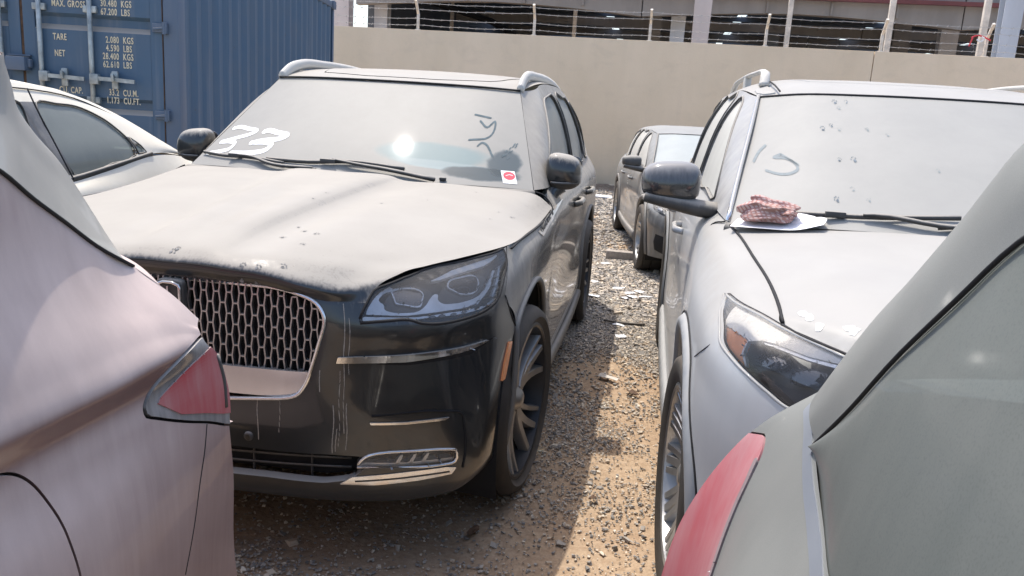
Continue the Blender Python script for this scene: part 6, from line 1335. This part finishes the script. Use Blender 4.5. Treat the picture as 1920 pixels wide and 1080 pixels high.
def paw(parent, S, proj, c, sz, off, mat, rot):
    cs, sn = math.cos(rot), math.sin(rot); q = []
    for dx, dy, r in ((0, -.3, .40), (-.62, .25, .19), (-.22, .62, .19), (.24, .62, .19), (.64, .22, .19)):
        x, y = c[0] + sz * (dx * cs - dy * sn), c[1] + sz * (dx * sn + dy * cs)
        q.append(region(S, proj, [(x + r * sz * math.cos(a) * (1 + .25 * RNG.normal()), y + r * sz * math.sin(a) * (1 + .25 * RNG.normal())) for a in np.linspace(0, 2 * math.pi, 9)[:-1]], off, 3))
    put('paw_print', join(*q), M[mat], parent)
for i, (x, z) in enumerate(((-.426, 1.6017), (-.3823, 1.6041), (-.4177, 1.5764), (-.4993, 1.4916), (-.4659, 1.5051), (-.4403, 1.4921), (-.4704, 1.3846), (-.4227, 1.3881), (-.5106, 1.2581), (-.452, 1.2943), (-.4107, 1.265), (-.3423, 1.4984), (-.2775, 1.4833), (-.1564, 1.3702))):
    paw(SS, SWS, XZ, (x, z), .013 if i in (0, 3, 7, 8) else .010, .0012, 'paw' if i in (0, 1, 3, 4, 6, 7, 8) else 'finger_faint', RNG.uniform(-.6, .6))
for i, (x, y) in enumerate(((.2292, .3163), (.3158, .3808), (.2204, .457), (.2618, .4062), (.3213, .2644), (.1439, .7528), (.1496, .8659), (.0018, .0926), (-.0079, .0802), (.222, .068), (.2659, .074), (.3302, .105), (.7783, .951), (.8436, 1.0744), (.7878, 1.0834), (.6393, 1.3281), (.50, 1.05), (.36, .9))):
    paw(BS, HOOD, XY, (x, y), .0135 * RNG.uniform(.8, 1.15), .0012, 'pawhood', RNG.uniform(-.8, .8))
marks(SS, 'finger_mark', SWS, XZ, [[(-.7068, 1.4136), (-.7314, 1.3891), (-.7542, 1.3528)], [(-.6616, 1.3866), (-.6852, 1.3733), (-.6494, 1.3744), (-.6182, 1.3578), (-.6141, 1.3437), (-.6412, 1.325), (-.6814, 1.3196), (-.7172, 1.326)], [(-.6589, 1.3856), (-.6116, 1.3567)]], .0042, .0012, 'finger_faint', label='faint figures 15 drawn in the windscreen dust')
for x, y in ((-.7531, .4374), (-.7417, .4142), (-.7262, .3692), (-.6688, .3365), (-.66, .322)):
    put('bare_spot', region(SHOOD, XY, [(x + .011 * math.cos(a) * (1 + .3 * RNG.normal()), y + .016 * math.sin(a) * (1 + .3 * RNG.normal())) for a in np.linspace(0, 2 * math.pi, 8)[:-1]], .0012, 3), M['white_daub'], SS)
# ================================================================ things lying about
def cloth_mat():
    t = NT('checked_cloth'); o = t.obj(); w = t.noise(o, 14, 3).outputs['Color']
    v = t.n('VectorMath', {'operation': 'ADD'}); t.set(v, 0, o); sc_ = t.n('VectorMath', {'operation': 'SCALE'}); t.set(sc_, 0, w); t.set(sc_, 'Scale', .018); t.set(v, 1, sc_.outputs[0])
    p = t.n('SeparateXYZ', None, Vector=v.outputs[0])
    def stripes(c, f): return t.ramp(t.math('SINE', t.math('MULTIPLY', c, f)), -.1, .5)
    a = stripes(t.math('ADD', p.outputs[0], t.math('MULTIPLY', p.outputs[2], .6)), 400); b = stripes(t.math('ADD', p.outputs[1], t.math('MULTIPLY', p.outputs[2], 1.1)), 420)
    c = t.mixc(a, (.52, .36, .33), (.38, .20, .185)); c2 = t.mixc(b, c, (.38, .21, .19)); c3 = t.mixc(t.math('MULTIPLY', t.math('SUBTRACT', 1, a), t.math('SUBTRACT', 1, b)), c2, (.56, .43, .40))
    c3 = t.mixc(t.ramp(t.noise(o, 11, 4).outputs[0], .4, .7, 0, .45), c3, (.30, .20, .15))
    return t.done(t.bsdf(c3, .9, 0, Specular_IOR_Level=.1))
cl = superblob((0, 0, 0), (1, 1, 1), 2.3, 96, 56); v = cl.V.copy(); n = v / np.maximum(np.linalg.norm(v, axis=1, keepdims=True), 1e-6)
d = np.array([mn.noise((p[0] * 1.5, p[1] * 2.2 + 4, p[2] * 2.2)) for p in v]); d2 = np.array([mn.noise((p[0] * 3.5 + 9, p[1] * 6, p[2] * 7)) for p in v])
fold = np.sin(7.5 * v[:, 2] + 3.2 * v[:, 1] + 2.2 * d * 2 + .9 * v[:, 0]); fold = np.sign(fold) * np.abs(fold)**.6
rad = 1 + .24 * d + .05 * d2 + .10 * fold
v2 = v * rad[:, None]; v2[:, 2] += .28 * (-v[:, 0] * .5) * (v[:, 2] > 0) + .25 * np.maximum(0, 1 - ((v[:, 0] + .35) / .35)**2) * np.maximum(v[:, 2], 0)
cl.V = v2 * np.array((.088, .060, .040)); cl.V[:, 2] = np.maximum(cl.V[:, 2], -.030)
o = put('cloth', cl, cloth_mat()); o.location = (1.145 - .742, 1.55 + 1.268, 1.208); o.rotation_euler = (0, R(-4), R(-24)); tag(o, 'crumpled pink and brown checked cloth on the silver SUV bonnet by the windscreen', 'cloth')
M['paper'] = plain('white_paper', (.74, .74, .75), .7, 0, .04, 20)
def paper(name, label, rows, group=None):
    S = sheet(rows, 6, 6, False, (0, 0, 1)); S2 = S.offset(-.0009).flip(); S3 = join(S, S2); o = put(name, S3, M['paper']); c = S.V.mean(0); 
    o.data.transform(Matrix.Translation(-Vector(c))); o.location = c; return tag(o, label, 'paper', group)
E0 = np.array((1.145, 1.55, 0))
paper('paper_sheet', 'white paper sheet under the checked cloth, its corner curling over the bonnet', np.array([[(-.865, 1.245, 1.1545), (-.78, 1.20, 1.161), (-.67, 1.165, 1.168), (-.585, 1.165, 1.192)], [(-.85, 1.30, 1.160), (-.77, 1.265, 1.170), (-.67, 1.235, 1.180), (-.565, 1.225, 1.206)], [(-.83, 1.345, 1.172), (-.76, 1.32, 1.183), (-.67, 1.275, 1.192), (-.575, 1.262, 1.207)]]) + E0)
paper('paper_sheet', 'white paper sheet leaning on the windscreen behind the checked cloth', np.array([[(-.80, 1.335, 1.190), (-.70, 1.28, 1.193), (-.60, 1.235, 1.190)], [(-.785, 1.38, 1.213), (-.70, 1.315, 1.210), (-.597, 1.258, 1.203)], [(-.765, 1.405, 1.228), (-.695, 1.34, 1.219), (-.592, 1.268, 1.206)]]) + E0)
def scrap(x, y, w, h, rot, label, cat='paper scrap', name='paper_scrap', mat='paper', lift=.012, group='white scraps on the gravel'):
    n = 7; a = np.linspace(0, 2 * math.pi, n + 1)[:-1] + RNG.uniform(0, 1); r = RNG.uniform(.75, 1.1, n)
    pts = [(w / 2 * r[i] * math.copysign(abs(math.cos(t_))**.6, math.cos(t_)), h / 2 * r[i] * math.copysign(abs(math.sin(t_))**.6, math.sin(t_))) for i, t_ in enumerate(a)]
    V = [(0, 0, lift * 1.5)] + [(p[0], p[1], lift + RNG.uniform(-.004, .012)) for p in pts]; V += [(p[0], p[1], p[2] - .0015) for p in V]
    F = []
    for i in range(n): j = 1 + i; k = 1 + (i + 1) % n; F += [[0, j, k], [n + 1, n + 1 + k, n + 1 + j], [j, n + 1 + j, k], [k, n + 1 + j, n + 1 + k]]
    o = put(name, Surf(V, F), M[mat], smooth=False); o.location = (x, y, GN(x, y)); o.rotation_euler = (0, 0, rot); return tag(o, label, cat, group)
for x, y, w, h, rot, lb in ((-.402, 7.36, .075, .06, .3, 'white scrap in the shade beside the rear wheel of the black SUV'), (-.56, 8.06, .09, .07, .9, 'white scrap at the far left edge of the gravel lane'), (-.365, 8.39, .11, .06, .2, 'white scrap lying just in front of the concrete block'), (-.175, 7.17, .12, .06, .1, 'long white scrap in the middle of the lane, above the paper cluster'), (-.075, 6.99, .10, .07, .2, 'left scrap of the white paper cluster on the sunlit gravel'), (.015, 7.08, .09, .09, .8, 'brightest crumpled scrap of the white paper cluster'), (-.048, 6.825, .11, .06, .1, 'nearest scrap of the white paper cluster'), (-.113, 6.75, .09, .05, 2.8, 'thin white scrap just left below the paper cluster'), (.063, 6.92, .13, .05, .3, 'right scrap of the white paper cluster by the silver SUV'), (-.372, 6.70, .11, .06, 2.8, 'white scrap close to the shadow edge of the black SUV roof'), (-.118, 5.83, .10, .05, 2.9, 'white scrap touching the black rubber strip'), (-.094, 5.52, .095, .08, .3, 'square white scrap below the black rubber strip')):
    scrap(x, y, w, h, rot, lb)
M['film'] = plain('milky_plastic', (.52, .47, .40), .5, 0, .1)
scrap(-.125, 4.56, .16, .06, -.65, 'torn milky plastic strip lying on the sand in the lane', 'plastic', 'plastic_strip', 'film', .014, None)
M['deadleaf'] = plain('dead_leaf', (.10, .055, .03), .8, 0, .3)
for x, y, s_, lb in ((.02, 4.33, .10, 'dark curled dead leaf near the silver SUV front wheel'), (-.478, 5.05, .09, 'brown dead leaf in the shade of the black SUV'), (-.10, 3.0, .05, 'small brown leaf at the sunlit edge of the lane'), (-.50, 2.62, .06, 'dark leaf in the shadow ahead of the black SUV wheel')):
    scrap(x, y, s_, s_ * .45, RNG.uniform(0, 3), lb, 'leaf', 'dead_leaf', 'deadleaf', .016, None)
o = put('rubber_strip', tube([(-.15, .0, .02), (-.05, -.015, .018), (.06, .0, .014), (.15, .012, .016)], .011, 6, 4, flat=(1.6, .7)), M['rubber']); o.location = (-.08, 5.90, GN(-.08, 5.9)); tag(o, 'black rubber strip lying across the lane near the silver SUV rear wheel', 'strip')
M['concrete'] = plain('pale_concrete', (.33, .29, .25), .9, 0, .2, 30, .4)
o = put('concrete_block', box((0, 0, .04), (.30, .14, .095), .010), M['concrete'], ang=40); o.location = (-.235, 8.78, 0); o.rotation_euler = (0, R(1), R(3)); tag(o, 'concrete paver wedged in front of the dark estate car wheel', 'concrete block')
o = put('board', box((0, 0, .02), (.40, .26, .022), .004), M['paper'], ang=40); o.location = (-.86, 15.5, .01); o.rotation_euler = (R(2), R(2), .1); tag(o, 'flat pale board on the gravel close to the yard wall', 'board')
# spill of soil along the foot of the wall
sv, sf = [], []; xs = np.linspace(-6, 3, 91); prof_ = [(-.75, 0), (-.5, .06), (-.25, .13), (0, .16)]
for x in xs:
    for dy, h in prof_: sv.append((x, WY + dy * (1 + .4 * mn.noise((x * 1.7, dy, 2))), max(-.01, h * (.55 + .9 * mn.noise((x * 1.3, dy * 3, 7))) + .03 * mn.noise((x * 9, dy * 9, 1)) - .008)))
for i in range(len(xs) - 1):
    for k in range(3): a = i * 4 + k; sf += [[a, a + 4, a + 5], [a, a + 5, a + 1]]
M['soil'] = plain('dark_soil', (.15, .115, .085), .95, 0, .5, 16, .8)
put('soil', Surf(sv, sf), M['soil'], kind='structure', smooth=False)
